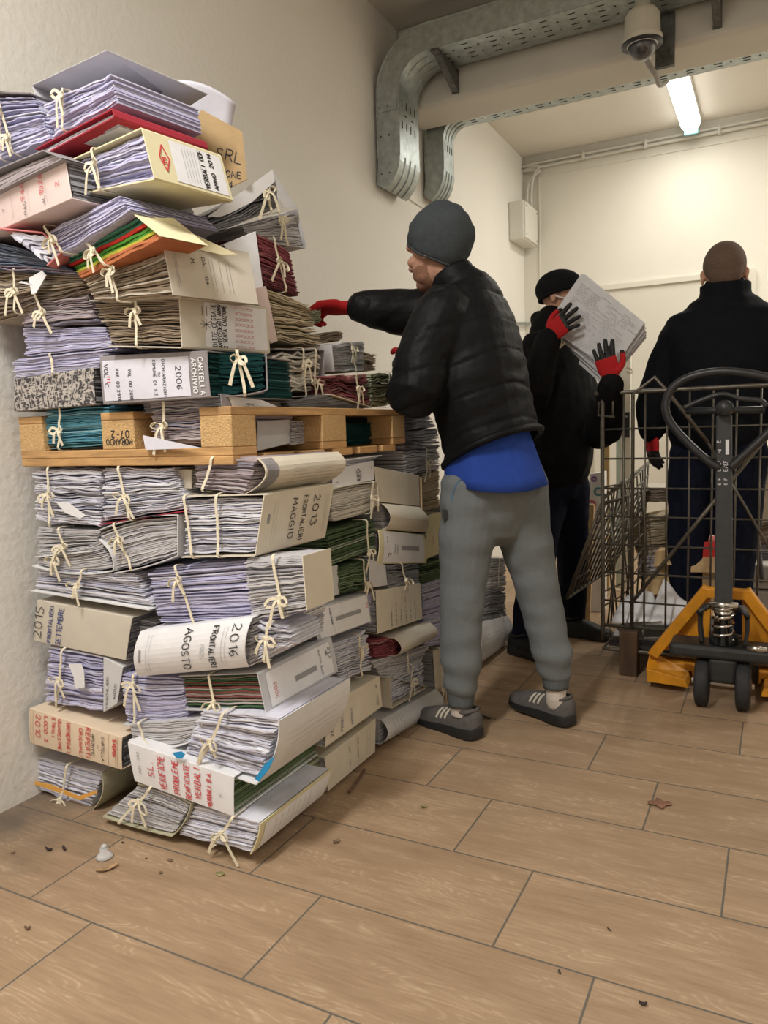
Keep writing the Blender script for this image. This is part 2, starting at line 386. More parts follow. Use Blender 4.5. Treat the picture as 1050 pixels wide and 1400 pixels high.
    # ---- patches (paper labels glued on a spine)
    F_ = {'F': (fF, W), 'R': (locals().get('fR'), d), 'L': (locals().get('fL'), d)}
    for (face, x0, y0, x1, y1, mt) in (patch or ()):
        fm_, FW = F_[face]; nu, nv = 6, 6; vs = []
        for j in range(nv + 1):
            for i in range(nu + 1): vs.append(fm_(FW * (x0 + (x1 - x0) * i / nu), H * (y0 + (y1 - y0) * j / nv)))
        fs = [(j * (nu + 1) + i, j * (nu + 1) + i + 1, (j + 1) * (nu + 1) + i + 1, (j + 1) * (nu + 1) + i) for j in range(nv) for i in range(nu)]
        lb = mk('spine_label', vs, fs, CC[mt], cv or st)
    # ---- writing
    if text:
        by = {}
        for (face, s_, x, y, size, rot, ink, *rest) in text:
            by.setdefault(ink, []).append((face, s_, x, y, size, rot, rest))
        for ink, items in by.items():
            t = MB()
            for (face, s_, x, y, size, rot, rest) in items:
                fm0, FW = F_[face]
                oo = (fm0(FW * .5 + .01, H * .5) - fm0(FW * .5, H * .5)).cross(fm0(FW * .5, H * .5 + .01) - fm0(FW * .5, H * .5)).normalized()
                if face == 'L': oo = -oo
                fm_ = (lambda f_, e_: (lambda p, q: f_(p, q) + e_))(fm0, oo * .0008)
                if s_ == '|': rule(t, fm_, (FW * y, H * size), (FW * rest[0], H * rest[1]), x)
                else: strokes(t, fm_, s_, (FW * x, H * y), size, rot, wt=(rest[0] if rest else None), wob=(rest[1] if len(rest) > 1 else .25), avail=(H * (1 - y) * .95 if rot > 60 else (H * y * .95 if rot < -60 else None)))
            t.mk('handwriting' if ink in (INK, INKB, INKR) else 'printed_text', ink, cv or st)
    # ---- tapes
    for ti, (u, bv) in enumerate(ties):
        t = MB(); wd = (TR - TL).normalized(); sk = rnd.uniform(-.07, .07)
        o0 = .004 + (bulge if kind == 'spine' else 0)
        bo = over + .004
        p = [Sf(u + sk, 1, .12) + V((0, 0, th + .003)), Sf(u + sk, 1, 0, bo) + V((0, 0, th + .003))]
        for v in (.8, .6, .4, .2): p.append(Sf(u + sk * (v * 2 - 1), v, 0, bo + .003 * rnd.random()) + wd * rnd.uniform(-.002, .002))
        p += [Sf(u - sk, 0, 0, bo) - V((0, 0, th + .002)), Sf(u - sk, 0, .12) - V((0, 0, th + .002))]
        t.ribbon(spline(p, 3), .0078, wd)
        if bv is not None:
            c = Sf(u + sk * (bv * 2 - 1), bv, 0, bo + .005); sg = rnd.choice((-1, 1)); L1 = rnd.uniform(.026, .036)
            t.obox(c, wd * .007, nrm * .004, V((0, 0, .006)))
            for s_ in (-1, 1):
                an = rnd.uniform(-.5, .35); dr = wd * s_ * math.cos(an) + V((0, 0, math.sin(an) - .15)); pp = dr.cross(nrm)
                LL = L1 * rnd.uniform(.7, 1.2)
                lp = [c, c + dr * LL * .5 + pp * .008 + nrm * .008, c + dr * LL + nrm * .009, c + dr * LL * .55 - pp * .010 + nrm * .005, c]
                t.ribbon(spline(lp, 5), .0075, (nrm + V((0, 0, .4))).normalized() if rnd.random() < .5 else pp)
                tl = rnd.uniform(.035, .075); dx = rnd.uniform(.1, .6) * s_
                tp = [c, c + (wd * dx + V((0, 0, -.5))) * tl * .5 + nrm * .008, c + (wd * dx * 1.2 + V((0, 0, -1))) * tl + nrm * .005]
                t.ribbon(spline(tp, 5), [.006 + .003 * (k_ / 10) for k_ in range(11)], wd)
        t.mk('tie_tape', TAPE, T)
    return T, Sf

# ================================================================ THE ROOM
def floor_mat():
    m, nt, b = _base('wood_look_tile'); N = nt.nodes; L = nt.links
    def mth(op, a, b_=None, c=None):
        n_ = N.new('ShaderNodeMath'); n_.operation = op
        for i, x in enumerate((a, b_, c)):
            if x is None: continue
            if isinstance(x, (int, float)): n_.inputs[i].default_value = x
            else: L.new(x, n_.inputs[i])
        return n_.outputs[0]
    tc = N.new('ShaderNodeTexCoord'); sp = N.new('ShaderNodeSeparateXYZ'); L.new(tc.outputs['Object'], sp.inputs[0])
    X, Y = sp.outputs['X'], sp.outputs['Y']
    r = mth('DIVIDE', mth('SUBTRACT', Y, 1.4225), .305); k = mth('FLOOR', r); fy = mth('SUBTRACT', r, k)
    u = mth('DIVIDE', mth('ADD', mth('ADD', X, .514), mth('MULTIPLY', k, .2135)), .6405); ku = mth('FLOOR', u); fx = mth('SUBTRACT', u, ku)
    dy = mth('MULTIPLY', mth('MINIMUM', fy, mth('SUBTRACT', 1.0, fy)), .305); dx = mth('MULTIPLY', mth('MINIMUM', fx, mth('SUBTRACT', 1.0, fx)), .6405)
    dd = mth('MINIMUM', dx, dy)
    gr = N.new('ShaderNodeMapRange'); gr.inputs['From Min'].default_value = .0016; gr.inputs['From Max'].default_value = .0032; L.new(dd, gr.inputs['Value'])
    cid = N.new('ShaderNodeCombineXYZ'); L.new(ku, cid.inputs[0]); L.new(k, cid.inputs[1])
    wn = N.new('ShaderNodeTexWhiteNoise'); wn.noise_dimensions = '3D'; L.new(cid.outputs[0], wn.inputs['Vector'])
    # grain coordinates: shifted per tile
    sc = N.new('ShaderNodeVectorMath'); sc.operation = 'SCALE'; sc.inputs['Scale'].default_value = 7.3; L.new(wn.outputs['Color'], sc.inputs[0])
    ad = N.new('ShaderNodeVectorMath'); ad.operation = 'ADD'; L.new(tc.outputs['Object'], ad.inputs[0]); L.new(sc.outputs[0], ad.inputs[1])
    mp = N.new('ShaderNodeMapping'); mp.inputs['Scale'].default_value = (1.1, 5.5, 1); L.new(ad.outputs[0], mp.inputs[0])
    n1 = N.new('ShaderNodeTexNoise'); n1.inputs['Scale'].default_value = 2.1; n1.inputs['Detail'].default_value = 2; n1.inputs['Distortion'].default_value = .5; L.new(mp.outputs[0], n1.inputs['Vector'])
    rings = mth('SINE', mth('MULTIPLY', n1.outputs['Fac'], 150.0))
    mp2 = N.new('ShaderNodeMapping'); mp2.inputs['Scale'].default_value = (12, 150, 1); L.new(ad.outputs[0], mp2.inputs[0])
    n2 = N.new('ShaderNodeTexNoise'); n2.inputs['Scale'].default_value = 1.0; n2.inputs['Detail'].default_value = 5; L.new(mp2.outputs[0], n2.inputs['Vector'])
    n3 = N.new('ShaderNodeTexNoise'); n3.inputs['Scale'].default_value = 3.0; n3.inputs['Detail'].default_value = 6; L.new(mp.outputs[0], n3.inputs['Vector'])
    g2 = N.new('ShaderNodeMapRange'); g2.inputs['From Min'].default_value = .38; g2.inputs['From Max'].default_value = .55; L.new(n2.outputs['Fac'], g2.inputs['Value'])
    line = mth('MULTIPLY', mth('POWER', mth('MAXIMUM', rings, 0.0), 2.0), g2.outputs[0])
    msk = N.new('ShaderNodeMapRange'); msk.inputs['From Min'].default_value = .48; msk.inputs['From Max'].default_value = .6; L.new(n3.outputs['Fac'], msk.inputs['Value'])
    line = mth('MULTIPLY', line, msk.outputs[0])
    rp = N.new('ShaderNodeValToRGB'); e = rp.color_ramp.elements; e[0].position = .30; e[0].color = (.285, .190, .112, 1); e[1].position = .72; e[1].color = (.43, .30, .19, 1)
    mixn = mth('ADD', mth('MULTIPLY', n3.outputs['Fac'], .5), mth('MULTIPLY', n2.outputs['Fac'], .5)); L.new(mixn, rp.inputs[0])
    m1 = N.new('ShaderNodeMixRGB'); m1.blend_type = 'MIX'; m1.inputs[2].default_value = (.60, .46, .31, 1); L.new(rp.outputs[0], m1.inputs[1]); L.new(mth('MULTIPLY', line, .48), m1.inputs[0])
    tint = N.new('ShaderNodeMapRange'); tint.inputs['To Min'].default_value = .93; tint.inputs['To Max'].default_value = 1.05; L.new(wn.outputs['Value'], tint.inputs['Value'])
    m2 = N.new('ShaderNodeVectorMath'); m2.operation = 'SCALE'; L.new(m1.outputs[0], m2.inputs[0]); L.new(tint.outputs[0], m2.inputs['Scale'])
    # grime in the corner by the wall, and dried puddle marks
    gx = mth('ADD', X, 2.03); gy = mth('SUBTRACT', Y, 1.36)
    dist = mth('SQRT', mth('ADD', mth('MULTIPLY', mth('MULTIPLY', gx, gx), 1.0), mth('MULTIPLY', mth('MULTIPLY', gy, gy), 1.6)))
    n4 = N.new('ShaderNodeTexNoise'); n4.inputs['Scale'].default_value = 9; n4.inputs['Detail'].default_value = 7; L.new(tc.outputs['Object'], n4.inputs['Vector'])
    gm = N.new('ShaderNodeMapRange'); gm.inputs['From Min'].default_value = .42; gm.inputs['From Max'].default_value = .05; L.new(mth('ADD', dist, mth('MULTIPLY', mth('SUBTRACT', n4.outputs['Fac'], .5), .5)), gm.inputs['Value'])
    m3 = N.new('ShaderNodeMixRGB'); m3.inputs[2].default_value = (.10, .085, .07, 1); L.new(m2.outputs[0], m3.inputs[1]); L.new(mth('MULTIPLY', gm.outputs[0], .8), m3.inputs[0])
    m4 = N.new('ShaderNodeMixRGB'); m4.inputs[1].default_value = (.125, .11, .09, 1); L.new(gr.outputs[0], m4.inputs[0]); L.new(m3.outputs[0], m4.inputs[2])
    L.new(m4.outputs[0], b.inputs['Base Color'])
    b.inputs['Roughness'].default_value = .52; b.inputs['Specular IOR Level'].default_value = .35
    bp = N.new('ShaderNodeBump'); bp.inputs['Strength'].default_value = .35; bp.inputs['Distance'].default_value = .002
    L.new(mth('ADD', gr.outputs[0], mth('MULTIPLY', n2.outputs['Fac'], .25)), bp.inputs['Height']); L.new(bp.outputs[0], b.inputs['Normal'])
    return m
WX = -2.03; CEIL = 3.42; BY = 6.75; RXW = 2.7; FY = -2.6
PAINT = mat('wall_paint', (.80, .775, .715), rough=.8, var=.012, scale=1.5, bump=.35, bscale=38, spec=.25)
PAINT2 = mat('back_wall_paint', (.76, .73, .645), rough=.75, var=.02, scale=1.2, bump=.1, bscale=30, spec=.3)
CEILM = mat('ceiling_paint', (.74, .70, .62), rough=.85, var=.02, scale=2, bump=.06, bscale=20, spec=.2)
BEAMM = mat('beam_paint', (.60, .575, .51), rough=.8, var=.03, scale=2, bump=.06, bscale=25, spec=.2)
def slab(name, a, b, m): t = MB(); t.box(a, b); return struct(t.mk(name, m))
f_ = slab('floor', (WX - .2, FY - .2, -.1), (RXW + .2, BY + .2, 0), floor_mat())
slab('wall_left', (WX - .2, FY, 0), (WX, BY, CEIL), PAINT)
slab('wall_back', (WX - .2, BY, 0), (RXW + .2, BY + .2, CEIL), PAINT2)
slab('wall_right', (RXW, FY, 0), (RXW + .2, BY, CEIL), PAINT)
slab('wall_front', (WX - .2, FY - .2, 0), (RXW + .2, FY, CEIL), PAINT)
slab('ceiling', (WX - .2, FY - .2, CEIL), (RXW + .2, BY + .2, CEIL + .15), CEILM)
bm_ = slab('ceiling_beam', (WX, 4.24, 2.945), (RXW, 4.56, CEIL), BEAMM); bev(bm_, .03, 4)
# raised surround on the back wall with a thin inner outline
t = MB(); g = P(738, 242, y=BY)
t.box((g.x - .012, BY - .008, .1), (g.x, BY, g.z)); t.box((g.x - .012, BY - .008, g.z), (RXW, BY, g.z + .012))
struct(t.mk('trim_1', PAINT2))
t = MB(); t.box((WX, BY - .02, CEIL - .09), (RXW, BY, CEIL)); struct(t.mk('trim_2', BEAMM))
# door panel with frame on the back wall
DOORM = mat('door_paint', (.70, .67, .58), rough=.6, var=.02, scale=1.5)
DX0, DX1, DZ = P(822, 389, y=BY).x, P(1022, 372, y=BY).x, 2.25
d_ = slab('door_1', (DX0, BY - .03, .01), (DX1, BY, DZ - .04), DOORM)
t = MB()
t.box((DX0 - .05, BY - .05, 0), (DX0, BY, DZ)); t.box((DX1, BY - .05, 0), (DX1 + .06, BY, DZ)); t.box((DX0, BY - .05, DZ - .04), (DX1, BY, DZ))
t.mk('door_frame', DOORM, d_)
t = MB()
for zz in (.5, 1.2, 1.95): t.rod([(DX1 - .01, BY - .06, zz - .05), (DX1 - .01, BY - .06, zz + .05)], .012)
t.mk('hinge', DOORM, d_)
# open metal framed leaf nearer the camera with black lever handle
YD = 5.0
gl = mat('glass_edge', (.55, .66, .62), rough=.15, var=0, alpha=1, trans=.6)
PO = mat('ochre_post', (.50, .36, .16), rough=.5, var=.1)
BLK = mat('black_plastic', (.018, .018, .02), rough=.42, var=.0)
x0 = P(822, 600, y=YD).x; x1 = P(832, 600, y=YD).x; x2 = P(842, 600, y=YD).x; x3 = P(849, 600, y=YD).x; x4 = P(862, 600, y=YD).x
L_ = thing('glass_door', (x2, YD, 0), 'pale green glass door leaf with black lever handle standing open behind the wire cage', 'glass door')
t = MB(); t.box((x0, YD, .0), (x1, YD + .04, 1.28)); t.mk('brass_post', PO, L_)
t = MB(); t.box((x2, YD + .01, .02), (x3, YD + .022, 1.62)); t.mk('glass_pane', gl, L_)
t = MB(); t.box((x3, YD - .005, .02), (x4, YD + .035, 1.62)); t.mk('leaf_stile', DOORM, L_)
t = MB(); hz = P(855, 570, y=YD).z
t.box((x4 - .045, YD - .02, hz - .13), (x4 - .005, YD - .005, hz + .03)); t.rod([(x4 - .02, YD - .02, hz), (x4 - .02, YD - .06, hz), (x4 - .16, YD - .06, hz)], .009)
t.mk('door_handle', BLK, L_)

# ---------------------------------------------------------------- cable trays
GALV = mat('galvanised_steel', (.40, .44, .43), rough=.38, metal=.75, var=.12, scale=25, bump=.03)
HOLE = mat('slot_dark', (.02, .02, .02), rough=.9, var=0)
def tray(label, yf, zb, ztop, xw, rr, wid, px_end, parts=True):
    """channel running along +X in front of a beam then bending down the left wall. yf: front face y, wid: depth in y"""
    T = thing('cable_tray', (WX + .1, yf, zb), label, 'cable tray', 'galvanised cable trays')
    H_ = ztop - zb
    # centre line of the side wall (outer edge top / inner edge bottom) in XZ
    xo = xw; xi = xw + H_
    outer, inner = [], []
    xe = RXW - .01
    zend = px_end
    cx, cz = xi + rr, zb - rr
    outer.append((xe, ztop)); inner.append((xe, zb))
    for i in range(13):
        a = math.pi / 2 + (math.pi / 2) * i / 12
        outer.append((cx + (rr + H_) * math.cos(a), cz + (rr + H_) * math.sin(a))); inner.append((cx + rr * math.cos(a), cz + rr * math.sin(a)))
    outer.append((xo, zend)); inner.append((xi, zend))
    t = MB(); k = len(outer)
    for (ya, yb) in ((yf, yf + .003), (yf + wid - .003, yf + wid)):
        vs = []
        for y_ in (ya, yb):
            for i in range(k): vs += [(outer[i][0], y_, outer[i][1]), (inner[i][0], y_, inner[i][1])]
        fs = []
        for i in range(k - 1):
            a = 2 * i; fs += [(a, a + 1, a + 3, a + 2), (2 * k + a, 2 * k + a + 2, 2 * k + a + 3, 2 * k + a + 1), (a, a + 2, 2 * k + a + 2, 2 * k + a), (a + 1, 2 * k + a + 1, 2 * k + a + 3, a + 3)]
        t.add(vs, fs)
    # bottom plate along the inner curve
    vs = []
    for o_ in (0, .003):
        for i in range(k):
            for y_ in (yf, yf + wid): vs.append((inner[i][0] - o_, y_, inner[i][1] + o_))
    fs = []
    for i in range(k - 1):
        a = 2 * i; fs += [(a, a + 2, a + 3, a + 1), (2 * k + a, 2 * k + a + 1, 2 * k + a + 3, 2 * k + a + 2)]
    t.add(vs, fs)
    t.rod([(o[0], yf, o[1]) for o in outer], .006)
    body = t.mk('channel', GALV, T)
    # slots on the bottom and on the vertical run
    s = MB(); x = cx + .06; q = 0
    while x < xe - .1:
        if q % 2 == 0:
            for j in range(4): s.box((x - .02, yf + wid * (.15 + .2 * j), zb - .0012), (x + .02, yf + wid * (.15 + .2 * j) + .007, zb + .001))
        else:
            for j in range(2): s.box((x - .012, yf + wid * (.3 + .3 * j), zb - .0012), (x - .002, yf + wid * (.3 + .3 * j) + .01, zb + .001))
        x += .07; q += 1
    z = cz - .05; q = 0
    while z > zend + .14:
        for j in range(4 if q % 2 == 0 else 2):
            y0 = yf + wid * (.14 + .21 * j if q % 2 == 0 else .25 + .35 * j)
            s.box((xi - .002, y0, z - (.02 if q % 2 == 0 else .003)), (xi + .0012, y0 + (.008 if q % 2 == 0 else .03), z + (.02 if q % 2 == 0 else .003)))
        z -= .055; q += 1
    s.mk('slots', HOLE, T)
    # ribs of the bend
    r_ = MB()
    for f in (.25, .5, .75): r_.rod([(inner[i][0] - 0, yf + wid * f, inner[i][1] - .001) for i in range(1, k - 1)], .004)
    r_.mk('bend_rib', GALV, T)
    # curved end piece turning towards the wall
    e = MB(); n_ = 8; ar, vs = [], []
    for i in range(n_ + 1):
        a = math.radians(58) * i / n_; R2 = .20
        # shift towards the wall
        ar.append((xi - R2 * (1 - math.cos(a)), zend - R2 * math.sin(a), xo - .0 - (R2 * .25) * (1 - math.cos(a)), zend - (R2 - .04) * math.sin(a)))
    for y_ in (yf - .004, yf - .001, yf + wid + .001, yf + wid + .004):
        for q in ar: vs += [(q[0], y_, q[1]), (max(q[2], WX + .003), y_, q[3])]
    K = 2 * (n_ + 1); fs = []
    for lay in (0, 2):
        for i in range(n_):
            a = lay * K + 2 * i; b = a + K; fs += [(a, a + 2, a + 3, a + 1), (b, b + 1, b + 3, b + 2), (a, b, b + 2, a + 2), (a + 1, a + 3, b + 3, b + 1)]
    for i in range(n_): fs.append((2 * i, 3 * K + 2 * i, 3 * K + 2 * i + 2, 2 * i + 2))
    e.add(vs, fs)
    q = ar[-1]; e.add([(q[0], yf - .004, q[1]), (q[0], yf + wid + .004, q[1]), (max(q[2], WX + .003), yf + wid + .004, q[3]), (max(q[2], WX + .003), yf - .004, q[3])], [(0, 1, 2, 3)])
    for f in (.25, .5, .75): e.rod([(a[0] + .002, yf + wid * f, a[1]) for a in ar], .004)
    e.mk('end_bend', GALV, T)
    if parts:
        c = MB(); c.box((xo + .004, yf - .005, cz - .09), (xi - .01, yf - .001, cz - .04)); c.mk('joint_plate', GALV, T)
        c = MB()
        for dz in (.0, -.15, -.35):
            for dx in (.02, .07): c.rod([(xo + dx, yf - .006, cz - .065 + dz), (xo + dx, yf, cz - .065 + dz)], .005)
        c.mk('bolt', mat('bolt_dark', (.12, .12, .12), rough=.5, metal=.6), T)
    return T
ptop = P(508, 110, x=WX)
tray('wide galvanised cable tray bending down the wall in front of the beam', 3.93, 3.10, 3.235, WX + .02, .17, .26, 2.60)
tray('narrow galvanised cable tray running behind the beam and down the wall', 4.58, 2.995, 3.12, WX + .02, .10, .17, 2.70, False)
# brackets
STEEL = mat('bracket_steel', (.13, .13, .125), rough=.5, metal=.6, var=.2)
for bx, lab in ((-1.66, 'dark triangular steel bracket holding the tray near the left wall'), (-.30, 'dark steel bracket holding the tray, right of the dome camera')):
    t = MB()
    t.box((bx - .02, 3.93, 3.085), (bx + .02, 4.24, 3.10)); t.box((bx - .02, 4.225, 2.98), (bx + .02, 4.24, 3.10))
    t.add([(bx - .018, 3.935, 3.10), (bx - .018, 4.235, 3.10), (bx - .018, 4.235, 2.98), (bx + .018, 3.935, 3.10), (bx + .018, 4.235, 3.10), (bx + .018, 4.235, 2.98)], [(0, 1, 2), (3, 5, 4), (0, 2, 5, 3), (0, 3, 4, 1), (1, 4, 5, 2)])
    o = t.mk('tray_bracket', STEEL, base=(bx, 4.24, 3.04)); tag(o, lab, 'bracket', 'tray brackets')
# dome camera
c = P(878, 62, y=4.0); top = 3.26
D = thing('dome_camera', (c.x, c.y, c.z), 'cream dome security camera hanging under the ceiling cable tray', 'security camera')
CR = mat('camera_cream', (.56, .53, .44), rough=.45, var=.02)
t = MB(); t.lathe(c, [(.086, .0), (.094, .01), (.092, .03), (.083, .045), (.080, .13), (.062, .155), (.035, .165), (.035, .22)], 32); t.mk('housing', CR, D, True)
t = MB(); t.lathe(c, [(.094, -.002), (.095, .006), (.088, .008)], 32); t.mk('rubber_ring', BLK, D, True)
t = MB(); t.lathe(c, [(.002, -.066), (.022, -.064), (.042, -.055), (.058, -.038), (.066, -.018), (.068, .0)], 32)
t.mk('dome', mat('smoked_dome', (.05, .05, .055), rough=.06, var=0, spec=.9), D, True)
t = MB(); t.lathe(c, [(.069, -.004), (.071, .0), (.069, .003)], 32); t.mk('dome_rim', mat('clear_rim', (.7, .7, .7), rough=.2, var=0), D, True)
t = MB(); t.box((c.x - .02, c.y, c.z + .19), (c.x + .02, 4.24, c.z + .215)); t.box((c.x + .03, 4.215, c.z - .03), (c.x + .12, 4.24, c.z + .22)); t.mk('mount_arm', STEEL, D)
t = MB(); a = P(884, 70, y=4.18); b_ = P(886, 86, y=4.2); c2 = P(897, 103, y=4.23); c3 = P(902, 116, y=4.3); c4 = P(911, 112, y=4.42)
t.rod(spline([P(880, 55, y=4.1), a, b_, c2, c3, c4], 5), .013, 10); t.mk('flexible_conduit', mat('grey_conduit', (.42, .41, .38), rough=.6), D, True)

# ceiling lamp behind the beam (the tube that can be seen) and its like over the pile, behind the camera
def lamp(x, y, ln, label, strength, rot=0):
    L = thing('ceiling_lamp', (x, y, CEIL), label, 'ceiling lamp', 'fluorescent ceiling lamps')
    t = MB(); t.box((x - .075, y - ln / 2, CEIL - .045), (x + .075, y + ln / 2, CEIL)); bev(t.mk('lamp_base', mat('lamp_white', (.75, .76, .74), rough=.4), L), .01)
    t = MB(); vs = []; k = 14
    prof = [(-ln / 2 - .0, .02), (-ln / 2 + .02, .05), (-ln / 2 + .06, .073), (ln / 2 - .06, .073), (ln / 2 - .02, .05), (ln / 2, .02)]
    for (yy, r) in prof:
        for j in range(k): a = math.pi * j / (k - 1); vs.append((x + r * math.cos(a), y + yy, CEIL - .045 - r * math.sin(a) * .85))
    fs = [(i * k + j, i * k + j + 1, (i + 1) * k + j + 1, (i + 1) * k + j) for i in range(5) for j in range(k - 1)] + [tuple(range(k))[::-1], tuple(5 * k + j for j in range(k))]
    t.add(vs, fs); t.mk('diffuser', mat('lit_diffuser', (.9, .9, .9), rough=.4, var=0, emit=(1.0, .98, .92, strength)), L, True)
    t = MB()
    for yy in (y - ln / 2 - .005, y + ln / 2 - .02): t.box((x - .05, yy, CEIL - .115), (x + .05, yy + .025, CEIL - .05))
    t.mk('end_cap', mat('aqua_end_cap', (.25, .62, .68), rough=.3, var=0), L)
lamp(-.645, 6.0, 1.25, 'lit fluorescent ceiling lamp with aqua end caps beyond the beam', 6.0)
lamp(-1.0, -.15, 1.3, 'lit fluorescent ceiling lamp above the front of the room, nearer the left wall', 6.0)
lamp(1.6, -.2, 1.3, 'lit fluorescent ceiling lamp on the right of the front of the room', 3.0)
lamp(1.5, 5.2, 1.25, 'lit fluorescent ceiling lamp beyond the beam, at the right of the back room', 6.0)

# conduit along the back wall, junction box
CON = mat('conduit_white', (.70, .68, .61), rough=.5, var=.02)
t = MB(); zt = CEIL - .07
for off in (0, .035):
    t.rod(spline([(RXW, BY - .03, zt - off), (WX + .35, BY - .03, zt - off), (WX + .16, BY - .04, zt - .04 - off), (WX + .09 - off, BY - .05, zt - .2), (WX + .09 - off, BY - .05, 2.75)], 6), .012, 8)
for x in (-1.5, -1.0, -.45, .1): t.box((x - .012, BY - .05, zt - .05), (x + .012, BY, zt + .015))
o = t.mk('wall_conduit', CON, base=(WX + .4, BY - .03, zt), smooth=True); tag(o, 'pair of white conduits along the top of the back wall', 'conduit')
q = P(698, 290, x=WX); q2 = P(700, 325, x=WX)
J = thing('junction_box', (WX, 6.5, 2.55), 'cream electrical box on the wall corner below the conduits', 'electrical box')
t = MB(); t.box((WX, 6.32, 2.64), (WX + .13, 6.70, 2.95)); bev(t.mk('box_body', CON, J), .01)
t = MB(); t.box((WX + .13, 6.33, 2.65), (WX + .142, 6.69, 2.94)); bev(t.mk('lid', CON, J), .004)
t = MB()
for yy in (6.36, 6.66):
    for zz in (2.68, 2.91): t.rod([(WX + .14, yy, zz), (WX + .147, yy, zz)], .007)
t.mk('screw', GALV, J)
# thin cable down the wall beside the second tray, and the rail along the wall
t = MB(); pts = [P(558, 180, x=WX + .006), P(559, 272, x=WX + .006), P(590, 292, x=WX + .006), P(640, 325, x=WX + .006)]
t.rod(pts, .004, 6); o = t.mk('thin_wall_cable', CON, base=pts[0]); tag(o, 'thin white cable running down the left wall below the beam', 'cable')
t = MB(); a = P(695, 443, x=WX + .04); b_ = P(728, 442, x=WX + .04); t.rod([a, b_], .014, 10)
for s_ in (a, b_): t.rod([s_, s_ + V((-.04, 0, 0))], .008, 8)
o = t.mk('wall_pipe', GALV, base=a); tag(o, 'short grey pipe fixed on the left wall behind the workers', 'pipe')

# ---------------------------------------------------------------- upside-down pallet in the pile
px0, px1, py0, py1 = -1.97, -1.19, 1.49, 2.47
PT = thing('wooden_pallet', ((px0 + px1) / 2, (py0 + py1) / 2, 1.025), 'upside-down wooden pallet lying across the middle of the paper stack', 'pallet')
def board(a, b, nm='deck_board', m=WOOD): t = MB(); t.box(a, b); return bev(t.mk(nm, m, PT), .002, 1)
zb = 1.025
yy = py0; 
for wd, gap in ((.10, .03), (.14, .04), (.12, .045), (.12, .045), (.12, .04), (.10, 0)):
    board((px0, yy, zb), (px1, yy + wd, zb + .022)); yy += wd + gap
for (y0, y1) in ((py0, py0 + .10), (py0 + .42, py0 + .56), (py1 - .10, py1)):
    board((px0, y0, zb + .0225), (px1, y1, zb + .044), 'stringer_board')
rx = ((px0, px0 + .10), (px0 + .335, px0 + .455), (px1 - .10, px1))
for i, (x0, x1) in enumerate(rx):
    for j, (y0, y1) in enumerate(((py0, py0 + .10), (py0 + .42, py0 + .56), (py1 - .10, py1))):
        bk = board((x0, y0, zb + .0445), (x1, y1, zb + .122), 'block', WOODE)
        if i == 1 and j == 0:
            t = MB(); fm_ = lambda p, q: V((x1 - .008 - p, py0 - .0008, zb + .112 - q))
            strokes(t, fm_, '07-2', (.01, .018), .020, 0, .0035, wob=.1); t.mk('stamped_mark', INK, bk)
            t = MB(); strokes(t, lambda p, q: V((x1 - .008 - p, py0 - .0008, zb + .122 - q)), 'MORANDO', (.0, .05), .016, 0, .003, wob=.1); t.mk('stamped_mark', INK, bk)
    board((x0, py0, zb + .1225), (x1, py1, zb + .144), 'runner_board')
# ================================================================ THE BUNDLES
F = (-1.2, 1.50, 0); R = (-1.19, 1.50, 90)
def Fy(y, deg=0, x=-1.6): return (x, y, deg)
K_, BL_, R_ = INK, INKB, INKR
# ---- lower pile, front side (page ends or spines towards the room)
B('ragged white papers tied once, top of the lower stack next to the wall', F, [(43,641),(137,640),(137,722),(46,716)], .36, 'W', ties=[(.3,.55)], jit=.016, wob=2.2)
B('ragged white papers with a dark red folder curling round their lower left', F, [(139,640),(234,640),(255,697),(137,716)], .36, 'W', cover='B', cc='red', ties=[(.35,.45)], jit=.015, wob=2.0)
B('beige folder end under the pallet beside the red-edged papers', Fy(1.53), [(236,642),(262,642),(262,668),(240,668)], .3, 'C', 'spine', cc='beige')
B('grey folder with curled cream cover at the corner right under the pallet', F, [(264,634),(352,626),(334,676),(265,667)], .36, 'P', back=452, cover='R', cc='cream', bulge=.045, ties=[(.3,None)], bend=(.008,.0),
  text=[('R','CARTELLA',.045,.9,.012,-90,INKG),('R','ARCHIVIO',.01,.85,.012,-90,INKG)] + [('R','|',.0008,.3,.25+.1*i,0,INKG,.85,.25+.1*i) for i in range(6)], patch=[('R',.0,.02,.13,.98,'mgrey')])
B('white papers in a pale folder marked 2013 FRONTALIERI MAGGIO', F, [(250,680),(362,677),(350,758),(250,760)], .36, 'W', back=449, cover='TRB', cc='cream', ties=[(.12,None),(.5,None)], jit=.012, wob=1.6,
  text=[('R','2013',.70,.86,.030,-90,K_,.003),('R','FRONTALIERI',.54,.88,.020,-90,K_,.0024),('R','MAGGIO',.38,.86,.023,-90,K_,.0026)]
  + [('R','|',.0008,x,.12,0,INKG,x,.85) for x in (.14,.18,.90,.92,.94)] + [('R','|',.008,.08,.5,0,INKG,.08,.66)])
B('thin grey papers in a torn white folder by the wall, second row', F, [(47,722),(136,726),(128,752),(50,760)], .34, 'G', cover='B', cc='white', ties=[(.5,.3)], jit=.012)
B('grey papers in a sagging folder whose white spine curls over at their right', F, [(58,751),(136,737),(156,779),(46,772)], .34, 'G', cover='RB', cc='white', bulge=.02, ties=[(.3,.6)], bend=(-.012,-.016))
B('grey tilted papers in a white folder, third row left of the 2013 bundle', F, [(134,727),(244,705),(244,758),(158,782)], .36, 'G', cover='TRB', cc='lgrey', ties=[(.28,.7)], bend=(.012,-.006))
B('loose lavender papers tied with a bow above the SETTEMBRE folder', F, [(50,776),(184,786),(206,832),(44,806)], .36, 'W', cover='B', cc='white', ties=[(.45,.5)], jit=.014, wob=1.8)
